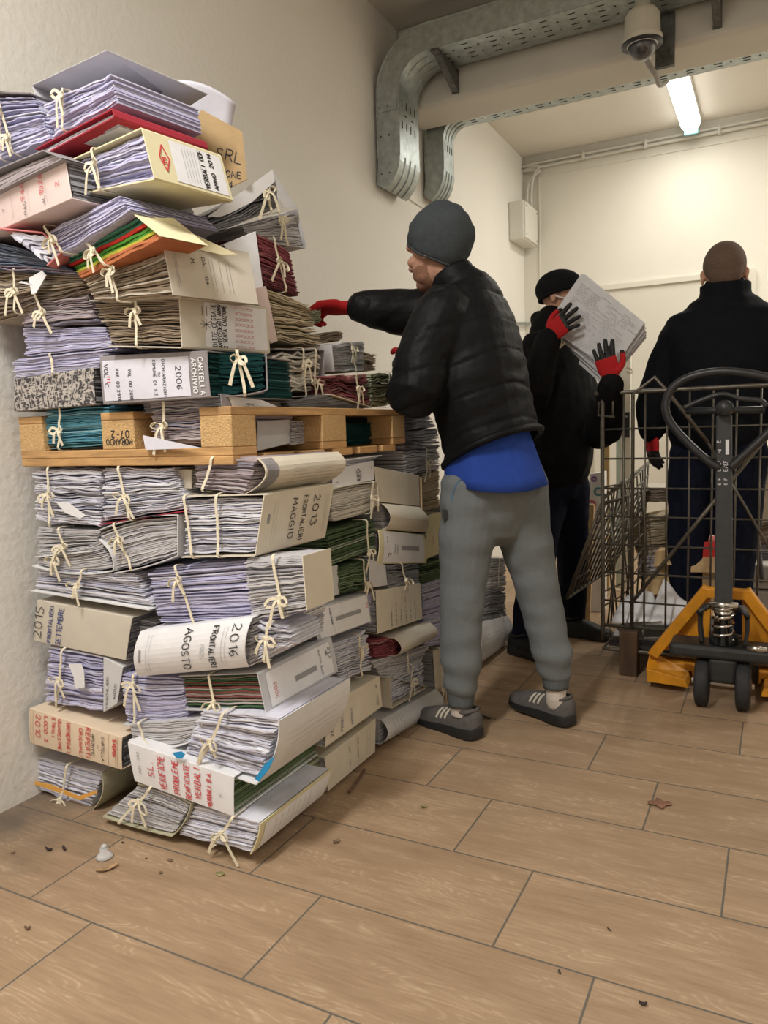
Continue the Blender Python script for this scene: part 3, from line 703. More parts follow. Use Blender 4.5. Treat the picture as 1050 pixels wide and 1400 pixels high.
B('tall lavender stack tied twice above the AGOSTO folder', F, [(198,780),(382,764),(392,846),(214,852)], .16, 'V', ties=[(.30,.8)], jit=.012, wob=1.4)
B('lavender papers with an upright pale folder at the corner below the 2013 bundle', Fy(1.49), [(330,764),(414,760),(420,834),(340,848)], .12, 'G', cover='R', cc='cream', ties=[(.6,.3)], jit=.010)
B('beige folder spine marked 2015 FRONTALIERI SETTEMBRE', F, [(51,820),(181,844),(172,903),(46,876)], .36, 'D', 'spine', cc='beige', bulge=.002, name='archive_folder',
  text=[('F','2015',.09,.10,.034,90,K_,.0028),('F','FRONTALIERI',.20,.05,.016,90,BL_,.0026),('F','SETTEMBRE',.31,.03,.021,90,BL_,.0028)])
B('dark papers squeezed between the SETTEMBRE and AGOSTO folders', Fy(1.53), [(183,846),(214,852),(210,900),(176,902)], .3, 'D')
B('white curved folder spine marked 2016 FRONTALIERI AGOSTO', Fy(1.47), [(192,863),(345,844),(340,912),(189,925)], .36, 'G', 'spine', cc='sheet', bulge=.022, name='archive_folder',
  text=[('F','2016',.87,.92,.028,-90,K_,.0028),('F','FRONTALIERI',.70,.93,.018,-90,K_,.0028),('F','AGOSTO',.46,.95,.025,-90,K_,.003),
        ('F','CARTELLA',.62,.6,.006,-90,INKG),('F','ARCHIVIO',.64,.6,.006,-90,INKG)] + [('F','|',.0008,x,.1,0,INKG,x,.9) for x in (.12,.15,.80,.83)] + [('F','|',.008,.06,.35,0,INKG,.06,.62)])
B('white and grey papers showing at the right end of the AGOSTO folder', Fy(1.49), [(344,846),(396,862),(400,884),(342,912)], .14, 'W', ties=[(.45,.6)], jit=.014, wob=1.8)
B('white papers with a curled paper slip above the cream box labelled in red', F, [(64,884),(140,899),(140,974),(58,960)], .34, 'V', ties=[(.32,.5)], jit=.013, wob=1.6)
B('upright grey folder end marked FRONTALIERI beside the slipped papers', Fy(1.50), [(141,898),(168,912),(160,962),(141,974)], .30, 'G', 'spine', cc='lgrey', name='archive_folder',
  text=[('F','FRONTALIERI',.35,.05,.010,90,K_),('F','ANZUV',.85,.18,.012,90,K_)])
B('lavender papers lying in a curved white folder below the AGOSTO spine', F, [(162,922),(249,928),(257,984),(170,988)], .34, 'V', cover='B', cc='lgrey', ties=[(.25,.85)], bend=(0,-.014))
B('grey papers held in a sagging white folder above the box labelled VERIFICHE', Fy(1.48), [(176,990),(276,982),(262,1012),(178,1010)], .30, 'G', cover='RB', cc='white', bulge=.015, bend=(0,-.02), ties=[(.25,.1)])
B('green and red divider sheets in a box folder at the corner of the stack', F, [(247,925),(353,921),(364,973),(254,968)], .36, 'X', back=456, cover='TRB', cc='grey', ties=[(.42,.25)], jit=.006, name='archive_folder',
  patch=[('R',.06,.05,.94,.95,'sheet')], text=[('R','|',.014,.40,.42,0,INKG,.70,.42),('R','RUFFO BANK',.76,.86,.008,-90,K_),('R','A',.86,.6,.016,0,K_),('R','B23',.90,.8,.012,-90,K_),('R','2005',.16,.2,.012,90,INKR)])
B('white papers with a cyan tab in a thick white cover at the lower corner', Fy(1.46), [(272,972),(382,984),(352,1070),(246,1034)], .46, 'W', back=463, cover='RB', cc='white', bulge=.02, ties=[(.32,.5)], jit=.016, wob=1.8,
  text=[('R','|',.0008,.15,.2+.1*i,0,INKG,.8,.2+.1*i) for i in range(6)])
B('cream archive box with SIGMA and red handwriting lying by the wall', Fy(1.47), [(40,968),(167,1008),(167,1053),(41,1016)], .38, 'D', 'spine', cc='sigma', bulge=.003, name='box_file', cat='box file',
  text=[('F','SIGMA',.915,.88,.014,-90,R_,.0035,.05),('F','CARTELLA',.80,.84,.011,-90,K_,.0016,.05),('F','DI',.755,.55,.006,-90,K_),('F','ARCHIVIO',.70,.84,.011,-90,K_,.0016,.05),
        ('F','REPERTI',.635,.97,.018,-90,R_,.0024),('F','ORIGINALI',.565,.90,.014,-90,R_,.0022),('F','UNIVERSALI',.43,.93,.016,-90,R_,.0024),('F','QUARESIME',.335,.96,.013,-90,R_,.0022),
        ('F','ETRALI',.27,.95,.012,-90,R_,.0022),('F','LODO 3',.18,.92,.015,-90,R_,.0022),('F','2010',.085,.90,.022,-90,R_,.0024)] +
       [('F','|',.0012,x,.02,0,mat('ink_brown',(.45,.28,.18)),x,.98) for x in (.03,.055,.945,.965,.87)])
B('white archive box with red handwriting VERIFICHE at the bottom corner', Fy(1.44), [(174,1014),(320,1062),(320,1117),(184,1068)], .40, 'N', 'spine', cc='sheet', bulge=.002, name='box_file', cat='box file',
  text=[('F','VERIFICHE',.36,.08,.024,90,R_,.0026),('F','PROBLEME',.49,.10,.020,90,R_,.0026),('F','RENFICIATE',.60,.06,.018,90,R_,.0026),('F','VERBALI',.70,.16,.020,90,R_,.0026),('F','VERBALI B.A.',.80,.06,.014,90,R_,.0026),('F','SL.',.24,.30,.022,90,R_,.0026),
        ('F','POS. 302',.11,.30,.009,90,INKG),('F','11',.90,.40,.010,90,INKG)])
B('papers with an orange sheet in a curved olive folder on the floor by the wall', F, [(50,1036),(140,1056),(120,1112),(42,1076)], .34, 'W', cover='R', cc='olive', bulge=.03, ties=[(.55,.1)], jit=.012, wob=1.4)
B('flattened folder of grey papers with a big tape bow on the floor', Fy(1.45), [(190,1072),(262,1098),(237,1141),(142,1114)], .34, 'G', cover='TRB', cc='olive', bulge=.01, ties=[(.28,.65)], bend=(.01,-.004))
B('white papers on the floor at the foot of the pile corner', Fy(1.45), [(264,1103),(356,1125),(343,1166),(240,1142)], .40, 'W', back=446, cover='R', cc='yellow', bulge=.006, ties=[(.58,.5)], jit=.008,
  patch=[('R',.05,.02,.97,.9,'sheet')], text=[('R','|',.0012,.2+.08*i,.15,0,INKG,.2+.08*i,.8) for i in range(7)])

# ---- lower pile, right side (facing the workers)
def RB(label, quad, d=.34, **k): return B(label, k.pop('pl', R), quad, d, k.pop('pages', 'G'), **k)
RB('white box with black handwriting directly below the pallet, right side', [(452,642),(511,630),(512,656),(456,668)], kind='spine', cc='sheet', name='box_file', cat='box file',
   text=[('F','2 3',.06,.7,.012,-90,K_),('F','1388',.55,.8,.018,-90,K_),('F','JKO',.62,.7,.012,-90,K_),('F','C',.9,.7,.01,-60,K_)])
RB('thin white folder crushed under the pallet edge', [(440,634),(520,624),(512,630),(450,641)], kind='pages', pages='W', cover='T', cc='white', n=5)
RB('white papers in a soft folder tied twice, above the green sheets', [(452,670),(514,660),(516,692),(455,712)], pages='C', cover='TR', cc='cream', ties=[(.8,.5)], bend=(.004,-.01))
RB('cream folder cover with faint form lines, right side top row', [(512,638),(573,650),(574,692),(517,686)], kind='spine', cc='cream', name='archive_folder', text=[('F','|',.0008,.15+.06*i,.2,0,INKG,.15+.06*i,.85) for i in range(11)])
RB('cream folder folded to a ridge below the faint form cover', [(522,688),(573,693),(580,728),(526,724)], kind='spine', cc='cream', bulge=.03, name='archive_folder', text=[('F','|',.0008,.2+.08*i,.6,0,INKG,.2+.08*i,.9) for i in range(8)])
RB('yellow-edged folder with white label and number 2 on its spine', [(517,724),(580,731),(583,770),(515,771)], kind='spine', cc='yellow', name='archive_folder', pages='D', bulge=.008,
   patch=[('F',.08,.03,.93,.97,'sheet')], text=[('F','2',.22,.22,.020,90,K_),('F','|',.016,.42,.5,0,INKG,.80,.5),('F','A RUG',.16,.5,.009,90,K_),('F','COMUNE',.30,.3,.007,90,K_),('F','VERBALI',.35,.3,.007,90,K_)])
RB('dark green sheets fanned out to the right of the 2013 folder', [(450,728),(515,708),(516,752),(450,777)], pages='N', ties=[(.72,.1)], jit=.012, wob=.8)
RB('green wavy sheets beside a pale folder below the fanned green sheets', [(464,776),(503,764),(504,804),(466,812)], pages='N', ties=[(.75,.2)], wob=2.4)
RB('flat grey folder side between the corner bundle and the green sheets', [(430,780),(462,772),(465,812),(428,826)], pages='P', kind='spine', cc='lgrey', pl=(-1.20, 1.5, 90), name='archive_folder')
RB('plain pale folder side right of the wavy green sheets', [(505,764),(527,772),(530,800),(505,804)], kind='spine', cc='lgrey', name='archive_folder')
RB('dull papers with a blue sheet above the handwritten cover', [(528,773),(574,770),(576,797),(532,804)], pages='D', ties=[(.4,.3)], wob=2)
RB('dark green file edges left of the printed white box', [(388,852),(432,838),(435,876),(392,868)], pages='E', pl=(-1.20, 1.5, 90))
RB('white printed box spine tilted up to the right with a red mark at its end', [(424,834),(502,811),(508,850),(435,877)], kind='spine', cc='grey', name='box_file', cat='box file', pl=(-1.175, 1.5, 90),
   patch=[('F',.05,.04,.97,.96,'sheet')], text=[('F','|',.014,.35,.5,0,INKG,.82,.5),('F','YVOR RIBIR',.27,.9,.007,-90,K_,.0014),('F','|',.001,.30,.1,0,INKG,.30,.9),('F','208 Y',.12,.85,.009,-90,K_,.0014),('F','DU',.93,.7,.012,-90,INKR)])
RB('cream cover with many lines of handwriting facing the workers', [(514,808),(575,797),(578,846),(516,867)], kind='spine', cc='cream', name='archive_folder',
   text=[('F',s_,.30+.105*i,.08,.0075,90,K_,.0011) for i,s_ in enumerate(['MESURONE','CINE R 400 GO','CARTELLA','ELEM. R. 2 COMM','CINE UR R. A3','VERBALI 2012'])])
RB('dark papers filling behind the handwritten cover', [(503,812),(516,808),(518,866),(506,850)], pages='V', pl=(-1.21, 1.5, 90))
RB('rolled folder with red contents, right side near the knee', [(538,872),(588,851),(590,874),(540,898)], kind='spine', cc='beige', bulge=.03, name='archive_folder', pages='M', pl=(-1.17, 1.5, 90), text=[('F','|',.001,.45+.05*i,.5,0,INKG,.45+.05*i,.85) for i in range(6)])
RB('dark red sheets curling out of the rolled folder', [(508,878),(537,869),(539,897),(514,900)], pages='M', wob=2.5)
RB('bright white papers tied once beside the printed box at the corner', [(455,882),(505,862),(512,915),(468,932)], pages='W', ties=[(.55,.7)], jit=.014, wob=2.0)
RB('sagging grey papers below the rolled folder', [(510,905),(590,880),(574,912),(522,926)], pages='G', bend=(0,-.008), wob=1.8, ties=[(.55,None)])
RB('loose white sheets in an open cream folder near the floor', [(532,925),(580,900),(582,938),(534,967)], pages='W', cover='LB', cc='cream', ties=[(.5,.5)], jit=.016, wob=2.2)
RB('long cream folder spine marked 20 FRONTA AGOST with a blue mark at the end', [(446,966),(519,924),(523,966),(445,1022)], kind='spine', cc='cream', name='archive_folder', pl=(-1.17, 1.5, 90),
   text=[('F','20',.12,.15,.016,90,K_),('F','FRONTA',.28,.12,.013,90,BL_),('F','AGOST',.45,.12,.013,90,BL_),('F','ABUV',.93,.15,.012,90,INKG),('F','V',.93,.72,.016,90,BL_)])
RB('pale cover standing beside the white papers cover, printed lines facing out', [(444,1036),(514,982),(513,1028),(449,1082)], kind='spine', cc='cream', name='archive_folder',
   text=[('F','UNI - 2011',.45,.25,.008,90,K_),('F','COMUNI 2012',.62,.25,.008,90,K_)] + [('F','|',.0008,.8,.1,0,INKG,.8,.9),('F','|',.0008,.85,.1,0,INKG,.85,.9)])
RB('grey rolled folder on the floor by the left shoe', [(521,984),(596,942),(599,972),(520,1018)], kind='spine', cc='lgrey', bulge=.03, name='archive_folder', text=[('F','|',.002,.1+.05*i,.1,0,INKG,.12+.05*i,.9) for i in range(4)])
RB('dark papers wedged between the thick white cover and the floor folder', [(385,1062),(440,1032),(446,1052),(388,1078)], pages='O', pl=(-1.21, 1.5, 90))
RB('grey papers lying inside behind the yellow-edged floor folder', [(362,1082),(440,1052),(438,1070),(362,1110)], pages='O', pl=(-1.23, 1.5, 90))
RB('tan wooden-looking folder edge right of the form cover', [(575,652),(602,642),(603,694),(576,700)], kind='pages', pages='K', cover='L', cc='tan')
RB('yellow folder with red marks half hidden behind the grey trousers', [(581,706),(604,700),(604,756),(584,764)], kind='spine', cc='yellow', name='archive_folder', text=[('F','U...',.8,.2,.012,90,K_),('F','XXX',.45,.3,.012,90,INKR)])
RB('dark green papers just left of the grey trousers', [(578,772),(604,764),(604,790),(578,798)], pages='N')
RB('white folder edge against the grey trousers, mid height', [(578,800),(606,790),(606,880),(582,884)], kind='pages', pages='V', cover='R', cc='white')
RB('upright white folder edge with tape at knee height', [(592,890),(606,886),(608,944),(596,950)], kind='spine', cc='cream', ties=[(.5,.1)])
# behind the legs
RB('grey papers seen between the legs of the grey trousers, upper one', [(655,764),(692,762),(694,800),(655,806)], pages='G', wob=2, ties=[(.6,None)])
RB('dark curled papers seen between the legs, middle one', [(650,806),(692,800),(694,842),(650,852)], pages='D', wob=2.4)
RB('bulging white roll of papers behind the left calf', [(650,852),(694,842),(694,880),(650,912)], kind='spine', cc='lgrey', bulge=.03, ties=[(.8,.2)])
for i, (q, lb, pg) in enumerate([([(552,590),(600,584),(602,612),(553,616)], 'dark grey papers beyond the pallet end, upper layer', 'D'), ([(552,616),(602,612),(603,642),(556,650)], 'grey papers with a tape beyond the pallet end, lower layer', 'G'),
        ([(548,566),(585,560),(598,584),(550,590)], 'dark papers under the jacket elbow', 'D')]):
    RB(lb, q, .5, pages=pg, wob=2.2, ties=[(.5,.4)] if i == 1 else [])
for i, (q, lb, pg) in enumerate([([(605,690),(640,686),(640,760),(605,770)], 'grey papers in the stack behind the left thigh of the grey joggers', 'G'), ([(606,770),(650,764),(650,850),(606,860)], 'white papers in the stack behind the left knee of the grey joggers', 'W'), ([(604,862),(652,850),(650,915),(604,945)], 'grey papers in the stack behind the left calf of the grey joggers', 'G')]):
    RB(lb, q, .4, pages=pg, wob=1.6)

# ---- on the pallet, front side
B('turquoise sheets tied with a cream bow in the pallet bay near the wall', F, [(61,560),(149,553),(151,608),(59,614)], .38, 'T', ties=[(.30,.45)], jit=.01, wob=1.2)
B('brown-grey papers tied once in the pallet bay nearer the corner', F, [(203,551),(287,546),(287,608),(208,608)], .38, 'P', ties=[(.28,.45)], jit=.012, wob=1.4)
B('dark tweed-patterned box file on top of the turquoise sheets', Fy(1.47), [(19,518),(127,502),(130,553),(19,563)], .36, 'D', 'spine', cc='dgrey', name='box_file', cat='box file')
B('grey box labelled CARTELLA ARCHIVIO 2006 with a white label', Fy(1.46), [(136,487),(283,479),(288,543),(141,553)], .36, 'E', 'spine', cc='mgrey', name='box_file', cat='box file', bulge=.002,
  patch=[('F',.03,.06,.84,.90,'label')], text=[('F','2006',.72,.70,.018,-90,K_,.0022),('F','DICHIARAZIONI',.60,.86,.0095,-90,K_,.0014),('F','TO',.56,.6,.008,-90,K_),('F','COMUNE DI S.E.',.515,.86,.0095,-90,K_,.0014),
        ('F','VAL 00.2018',.28,.70,.011,-90,K_,.0016),('F','VAE 00.2918',.16,.72,.011,-90,K_,.0016),('F','VOL',.045,.82,.014,-90,K_,.0018),('F','C',.045,.42,.014,-90,K_,.0018),('F','III',.07,.58,.012,-90,INKR,.002),
        ('F','CARTELLA',.925,.86,.014,-90,INKW,.0026,.05),('F','ARCHIVIO',.865,.84,.014,-90,INKW,.0026,.05)])
B('dark green sheets with a cream bow right of the CARTELLA ARCHIVIO box', (-1.24, 1.49, 40), [(284,481),(362,483),(364,532),(290,540)], .3, 'E', cover='RB', cc='mgrey', ties=[(.55,.85)], bend=(0,-.006))
B('white loose lavender papers at the far left above the tweed box', Fy(1.47), [(14,492),(150,478),(134,503),(16,516)], .36, 'V', ties=[(.5,None)], endj=.02)
B('block of lavender sheets by the wall in the middle of the upper stack', Fy(1.46), [(28,448),(142,446),(154,478),(32,492)], .36, 'V', endj=.012, jit=.008)
B('brown and lavender crumpled papers with a torn white scrap, upper left', Fy(1.44), [(18,405),(116,398),(128,440),(28,448)], .36, 'P', ties=[(.4,.4)], wob=2.2, jit=.014)
B('dark brown papers at the far left under the red folder', Fy(1.43), [(-30,368),(110,376),(118,398),(-20,440)], .36, 'B', ties=[(.38,.5)], wob=2.4, jit=.014)
B('blue-grey papers at the left edge under the pink spine', Fy(1.41), [(-40,322),(60,350),(104,374),(-30,368)], .36, 'U', wob=2.0, jit=.012)
B('brown papers in a folder with a printed DITTE CESSATE spine and red scribble', Fy(1.44), [(124,413),(246,407),(250,474),(150,472)], .38, 'B', back=366, cover='TRB', cc='beige', ties=[(.50,.75)], jit=.012, wob=1.8, name='archive_folder', yawd=-15,
  patch=[('R',.05,.04,.97,.97,'sheet')], text=[('R','DITTE CESSATE',.36,.05,.0135,90,K_,.0022,.04),('R','ANTECEDENTI ANNO',.42,.03,.0130,90,K_,.0022,.04),('R','2 SENZA CAUZIONE',.48,.03,.0130,90,K_,.0022,.04),('R','|',.0012,.20,.42,0,K_,.30,.58),('R','|',.0012,.20,.58,0,K_,.30,.42),('R','|',.0012,.25,.38,0,K_,.25,.62),('R','|',.0012,.18,.5,0,K_,.32,.5),('R','|',.0016,.21,.68,0,K_,.21,.88),('R','|',.0016,.26,.68,0,K_,.26,.88)] +
       [('R','W W W W W W W W',.62+.045*i,.04,.012,90,INKR,.0006,.5) for i in range(5)])
B('grey-brown papers in a folder with a stamped cream spine above DITTE CESSATE', Fy(1.40, -5, -1.5), [(110,381),(223,326),(238,404),(126,412)], .38, 'B', back=345, yawd=-13, cover='R', cc='beige', text=[('R','M.',.25,.70,.010,-90,K_),('R','DAL. 04',.38,.75,.009,-90,K_)] + [('R','|',.001,x,.15,0,INKG,x,.75) for x in (.06,.08,.46,.5,.58,.66,.7)], ties=[(.40,.75)], jit=.014, wob=1.4)


B('stack of yellow green and red folders tied with a bow', Fy(1.385, -16, -1.5), [(74,350),(177,287),(222,324),(110,380)], .12, 'S', n=10, cover='TR', cc='yellow', yawd=4, ties=[(.42,.45)], jit=.010, wob=.8, dz=-.0)

B('lavender papers in a thin cover above the coloured folders', Fy(1.38, -14, -1.6), [(60,315),(160,266),(178,287),(80,350)], .36, 'V', back=292, yawd=3, ties=[(.10,.5)], jit=.012, wob=1.5)

B('pink folder spine with red numbers 946 and 1026', Fy(1.37, -12, -1.8), [(-40,282),(89,218),(98,272),(-36,330)], .36, 'D', 'spine', cc='pink', name='archive_folder',
  text=[('F','PAG',.60,.10,.013,90,K_,.0015),('F','946',.60,.48,.022,90,R_,.0020),('F','AL',.78,.16,.013,90,K_,.0015),('F','1026',.78,.42,.020,90,R_,.0020),('F','2',.92,.45,.018,90,R_,.0018),('F','REG.',.28,.25,.013,90,K_,.0014),('F','Y',.38,.42,.012,90,K_,.0013),('F','SECONDA',.17,.10,.012,90,K_,.0014)]
  + [('F','|',.0008,x,.15,0,INKG,x,.85) for x in (.20,.46,.63,.80)])
B('dark maroon flat cover resting on the pink spine', Fy(1.36, -12, -1.8), [(-40,250),(62,208),(88,216),(-40,280)], .34, 'P', cover='TB', cc='mgrey', n=5)
B('bright rose folder sticking out below the pink spine', Fy(1.35, 14, -1.8), [(0,314),(60,320),(84,346),(66,362)], .28, 'W', cover='TRB', cc='rose', n=6)
B('papers with large bows at the top left edge under a dark cover', Fy(1.40, -4, -1.8), [(-30,128),(44,130),(68,188),(-30,232)], .36, 'V', cover='T', cc='dgrey', ties=[(.42,.75),(.50,.25)], wob=.8, jit=.014)
B('yellow box file of lavender papers with a VERBALI ODF ANNO 2014 label', Fy(1.38, -10, -1.6), [(103,220),(196,178),(213,244),(114,264)], .34, 'V', back=309, cover='TRB', cc='yellow', ties=[(.32,.62)], jit=.012, wob=1.5, bend=(.0,0), name='box_file', cat='box file',
  patch=[('R',.27,.07,.96,.95,'sheet')], text=[('R','VERBALI ODF',.70,.10,.013,90,K_,.0024,.04),('R','ANNO 2014',.82,.12,.012,90,K_,.0024,.04),('R','|',.003,.10,.5,0,INKR,.16,.78),('R','|',.003,.16,.78,0,INKR,.22,.5),('R','|',.003,.22,.5,0,INKR,.16,.22),('R','|',.003,.16,.22,0,INKR,.10,.5)] + [('R','|',.001,x,.15,0,INKG,x,.85) for x in (.42,.46,.50,.54,.58,.63)] + [('R','M',.185,.40,.014,90,INKR,.003,.05)])

B('white papers over red folder under the raised grey cover, top of the stack', Fy(1.38, -10, -1.6), [(57,142),(150,101),(156,138),(70,190)], .40, 'V', back=277, ties=[(.33,.9)], jit=.014, wob=1.3)
B('dark red flat folder below the topmost papers', Fy(1.37, -10, -1.6), [(52,206),(156,152),(158,160),(56,214)], .42, 'W', back=282, cover='TRB', cc='red', n=4)
B('white papers in a thin red cover under the dark red folder', Fy(1.385, -10, -1.6), [(72,196),(156,160),(160,172),(72,212)], .36, 'W', back=290, n=6, jit=.01)

# ---- upper pile, right side
UR = lambda x, y=1.5, a=90: (x, y, a)
B('dark grey plastic sleeves tied in a bow right of the VERBALI box', (-1.46, 1.60, 70), [(278,296),(374,246),(380,284),(296,318)], .3, 'D', cover='TR', cc='white', ties=[(.85,.7)], wob=2.2, jit=.014)
B('grey sheets with a tied bow under the white flap, top right of the stack', (-1.44, 1.70, 80), [(330,308),(404,286),(416,338),(345,328)], .3, 'G', cover='RB', cc='lgrey', ties=[(.62,.8)], wob=1.4)
B('white folder side with barcode lines beside the dark red sheets', (-1.42, 1.50, 70), [(306,334),(350,316),(360,392),(338,398)], .24, 'C', 'spine', cc='sheet', name='archive_folder', text=[('F','|',.001,.25+.03*i,.5,0,INKG,.25+.03*i,.75) for i in range(6)])
B('dark red sheets tied with a long cream tape, upper right', (-1.40, 1.62, 86), [(352,318),(398,344),(411,404),(361,388)], .3, 'M', ties=[(.45,.55)], wob=1.2, bend=(.004,0))
B('tan papers under the dark red sheets', (-1.36, 1.62, 86), [(366,393),(427,417),(434,446),(376,440)], .3, 'K', wob=2.0, jit=.014)
B('second layer of tan papers with frayed edges', (-1.35, 1.62, 86), [(376,441),(436,448),(444,474),(380,466)], .3, 'K', wob=2.4, jit=.016)
B('narrow pinkish folder spine between DITTE CESSATE and the tan papers', (-1.36, 1.60, 70), [(347,394),(364,391),(380,466),(370,470)], .24, 'C', 'spine', cc='pink', name='archive_folder')
B('crumpled cream papers with many tape ends beside the green sheets', (-1.28, 1.6, 90), [(374,478),(441,480),(442,540),(384,542)], .3, 'C', cover='TB', cc='mgrey', ties=[(.5,.7),(.75,.3)], wob=3.0, jit=.02, n=16)
B('grey sheets with a white cover end, topmost at the far right', (-1.36, 2.0, 90), [(452,471),(499,466),(500,506),(456,508)], .3, 'G', cover='L', cc='white', ties=[(.55,.8)], wob=1.2)
B('small tan folders behind the grey sheets at the far right', (-1.38, 2.3, 90), [(500,480),(517,486),(515,506),(500,508)], .24, 'K', wob=2)
B('small brown papers below the red glove', (-1.5, 2.2, 86), [(432,456),(470,452),(470,466),(436,470)], .24, 'B', wob=2)
B('dark red folders with a cream bow above the pallet', (-1.24, 1.8, 90), [(444,514),(504,512),(507,556),(450,538)], .3, 'M', ties=[(.62,.5)], wob=2.2, cover='B', cc='cream', n=10)
B('olive papers tied with a cream tape, right end above the pallet', (-1.24, 2.2, 90), [(508,512),(538,510),(541,553),(508,557)], .3, 'O', ties=[(.65,None)], wob=2.4)
B('dark grey papers lying flat on the pallet runner', (-1.24, 1.8, 90), [(392,550),(446,540),(505,560),(400,563)], .3, 'D', wob=1.6)
B('grey box with a white label lying flat on the pallet at the corner', (-1.215, 1.5, 84), [(302,538),(356,546),(392,561),(304,559)], .3, 'D', 'spine', cc='mgrey', name='box_file', cat='box file', patch=[('F',.15,.05,.98,.9,'sheet')], text=[('F','FN',.45,.3,.012,10,K_,.0025)])
B('white folder hanging loose in the side bay of the pallet', (-1.26, 1.6, 90), [(352,576),(396,573),(398,606),(352,617)], .26, 'G', 'spine', cc='lgrey', name='archive_folder')
B('grey papers deep in the side bay of the pallet', (-1.25, 1.8, 90), [(398,576),(420,574),(421,606),(399,608)], .26, 'G')
B('black-green sheets in the far side bay of the pallet', (-1.27, 2.0, 90), [(468,580),(512,578),(512,606),(470,609)], .26, 'E', wob=1.5)
B('grey-green papers gripped by the red glove', (-1.50, 2.45, 80), [(424,424),(441,420),(442,440),(428,444)], .14, 'O', wob=2, group='paper bundles handled by the workers')

# inner body of the pile (row behind the front rows)
for zi in range(6):
    B(['flat pale papers in the core of the lower stack, layer %s' % s for s in ('on the floor', 'second from the floor', 'third from the floor', 'fourth from the floor', 'fifth from the floor', 'just under the pallet')][zi],
      (-1.6, 1.92, 0), [(0,0),(1,0),(1,1),(0,1)], .7, 'G', n=14) if False else None
# cardboard sheet with SRL and paper behind, tweed texture, grey top cover
t = MB(); pl = (-1.45, 1.72, 40)
q = [PL(a, b, pl) for a, b in ((240,190),(276,150),(331,180),(338,245),(311,258),(290,262))]
nn = V((math.sin(math.radians(40)), -math.cos(math.radians(40)), 0)); k = len(q)
t.add(q + [p - nn * .006 for p in q], [tuple(range(k))[::-1], tuple(range(k, 2 * k))] + [(i, (i + 1) % k, k + (i + 1) % k, k + i) for i in range(k)])
CB = mat('cardboard', (.52, .36, .18), rough=.8, var=.05, scale=30)
o = t.mk('cardboard_sheet', CB, base=q[4]); tag(o, 'brown cardboard marked SRL standing behind the yellow box', 'cardboard sheet')
t = MB(); o0 = PL(268, 215, pl); ux = V((math.cos(math.radians(40)), math.sin(math.radians(40)), 0)); uz = (V((0, 0, 1)) - ux * .0)
fm_ = lambda p, q_: o0 + ux * p + V((0, 0, q_)) + nn * .001
strokes(t, fm_, 'P SRL', (.00, .012), .030, -12, .003); strokes(t, fm_, 'RIONE', (.052, -.045), .018, -8, .0026); strokes(t, fm_, '04', (.068, -.078), .018, -5, .0026)
t.mk('handwriting', INK, o)
t = MB(); pl = (-1.5, 1.75, 40)
grid = []
for j in range(9):
    for i in range(9):
        u, v = i / 8, j / 8
        p = PL(215 + 100 * u + 8 * v, 150 - 38 * v + 30 * u * u, pl); grid.append(p + nn * (.03 * math.sin(u * 3) * v))
fs = [(j * 9 + i, j * 9 + i + 1, (j + 1) * 9 + i + 1, (j + 1) * 9 + i) for j in range(8) for i in range(8)]
o = mk('loose_paper_sheet', grid, fs, CC['label'], base=grid[0], smooth=True); s_ = o.modifiers.new('s', 'SOLIDIFY'); s_.thickness = .002
tag(o, 'loose printed lavender sheet curling up behind the topmost bundle', 'paper sheet')
# raised grey cover of the topmost bundle (three creased panels)
pa = Fy(1.39, -10, -1.6); A0 = PL(66, 186, pa); A1 = PL(43, 117, pa); A2 = PL(145, 69, pa) + V((0, .0, 0)); rr_ = ray(222, 126); A3 = PL(222, 126, (-1.50, 1.36, 66)); A4 = PL(275, 190, (-1.50, 1.36, 66))
in_ = V((0.05, .33, 0))
t = MB(); th = V((0, .004, .004))
def panel(a, b, c, d): t.add([a, b, c, d, a + th, b + th, c + th, d + th], [(0, 1, 2, 3), (7, 6, 5, 4), (0, 4, 5, 1), (1, 5, 6, 2), (2, 6, 7, 3), (3, 7, 4, 0)])
panel(A1, A2, A2 + in_ * .9 + V((0, 0, .0)), A1 + in_ + V((0, 0, -.03)))
panel(A2, A3, A3 + V((-.24, .12, -.02)), A2 + in_ * .9)
panel(A0, A1, A1 + in_ + V((0, 0, -.03)), A0 + in_)
o = t.mk('raised_folder_cover', CC['grey'], base=A1); tag(o, 'grey folder cover lifted like a roof over the topmost papers', 'folder cover'); bev(o, .002)
# right-hand face of the topmost bundle


# orange sheet in the floor bundle, red slip, cyan tabs
def slip(quad, pl, m, nm, lab, n_out=.004):
    a = math.radians(pl[2]); n_ = V((math.sin(a), -math.cos(a), 0)); q = [PL(x, y, pl) + n_ * n_out for x, y in quad]
    k = len(q); t = MB(); t.add(q + [p - n_ * .002 for p in q], [tuple(range(k))[::-1], tuple(range(k, 2 * k))] + [(i, (i + 1) % k, k + (i + 1) % k, k + i) for i in range(k)])
    o = t.mk(nm, m, base=q[0]); tag(o, lab, 'paper slip'); return o
slip([(40,1063),(75,1071),(112,1086),(136,1078),(137,1082),(114,1092),(75,1078),(41,1067)], F, CC['orange'], 'orange_sheet', 'orange sheet edge sticking out of the floor bundle by the wall', .012)
slip([(240,1027),(252,1025),(257,1029),(253,1035),(245,1034)], Fy(1.44), CC['blue'], 'blue_tab', 'small cyan tab at the left end of the lower corner papers', .012)
slip([(352,1062),(366,1042),(380,1030),(372,1048),(358,1066)], Fy(1.44), CC['blue'], 'blue_tab', 'cyan tab at the right end of the lower corner papers', .012)
slip([(101,905),(118,905),(122,915),(123,937),(110,938),(108,922)], F, CC['sheet'], 'curled_slip', 'white paper slip curling out of the tied white papers', .02)
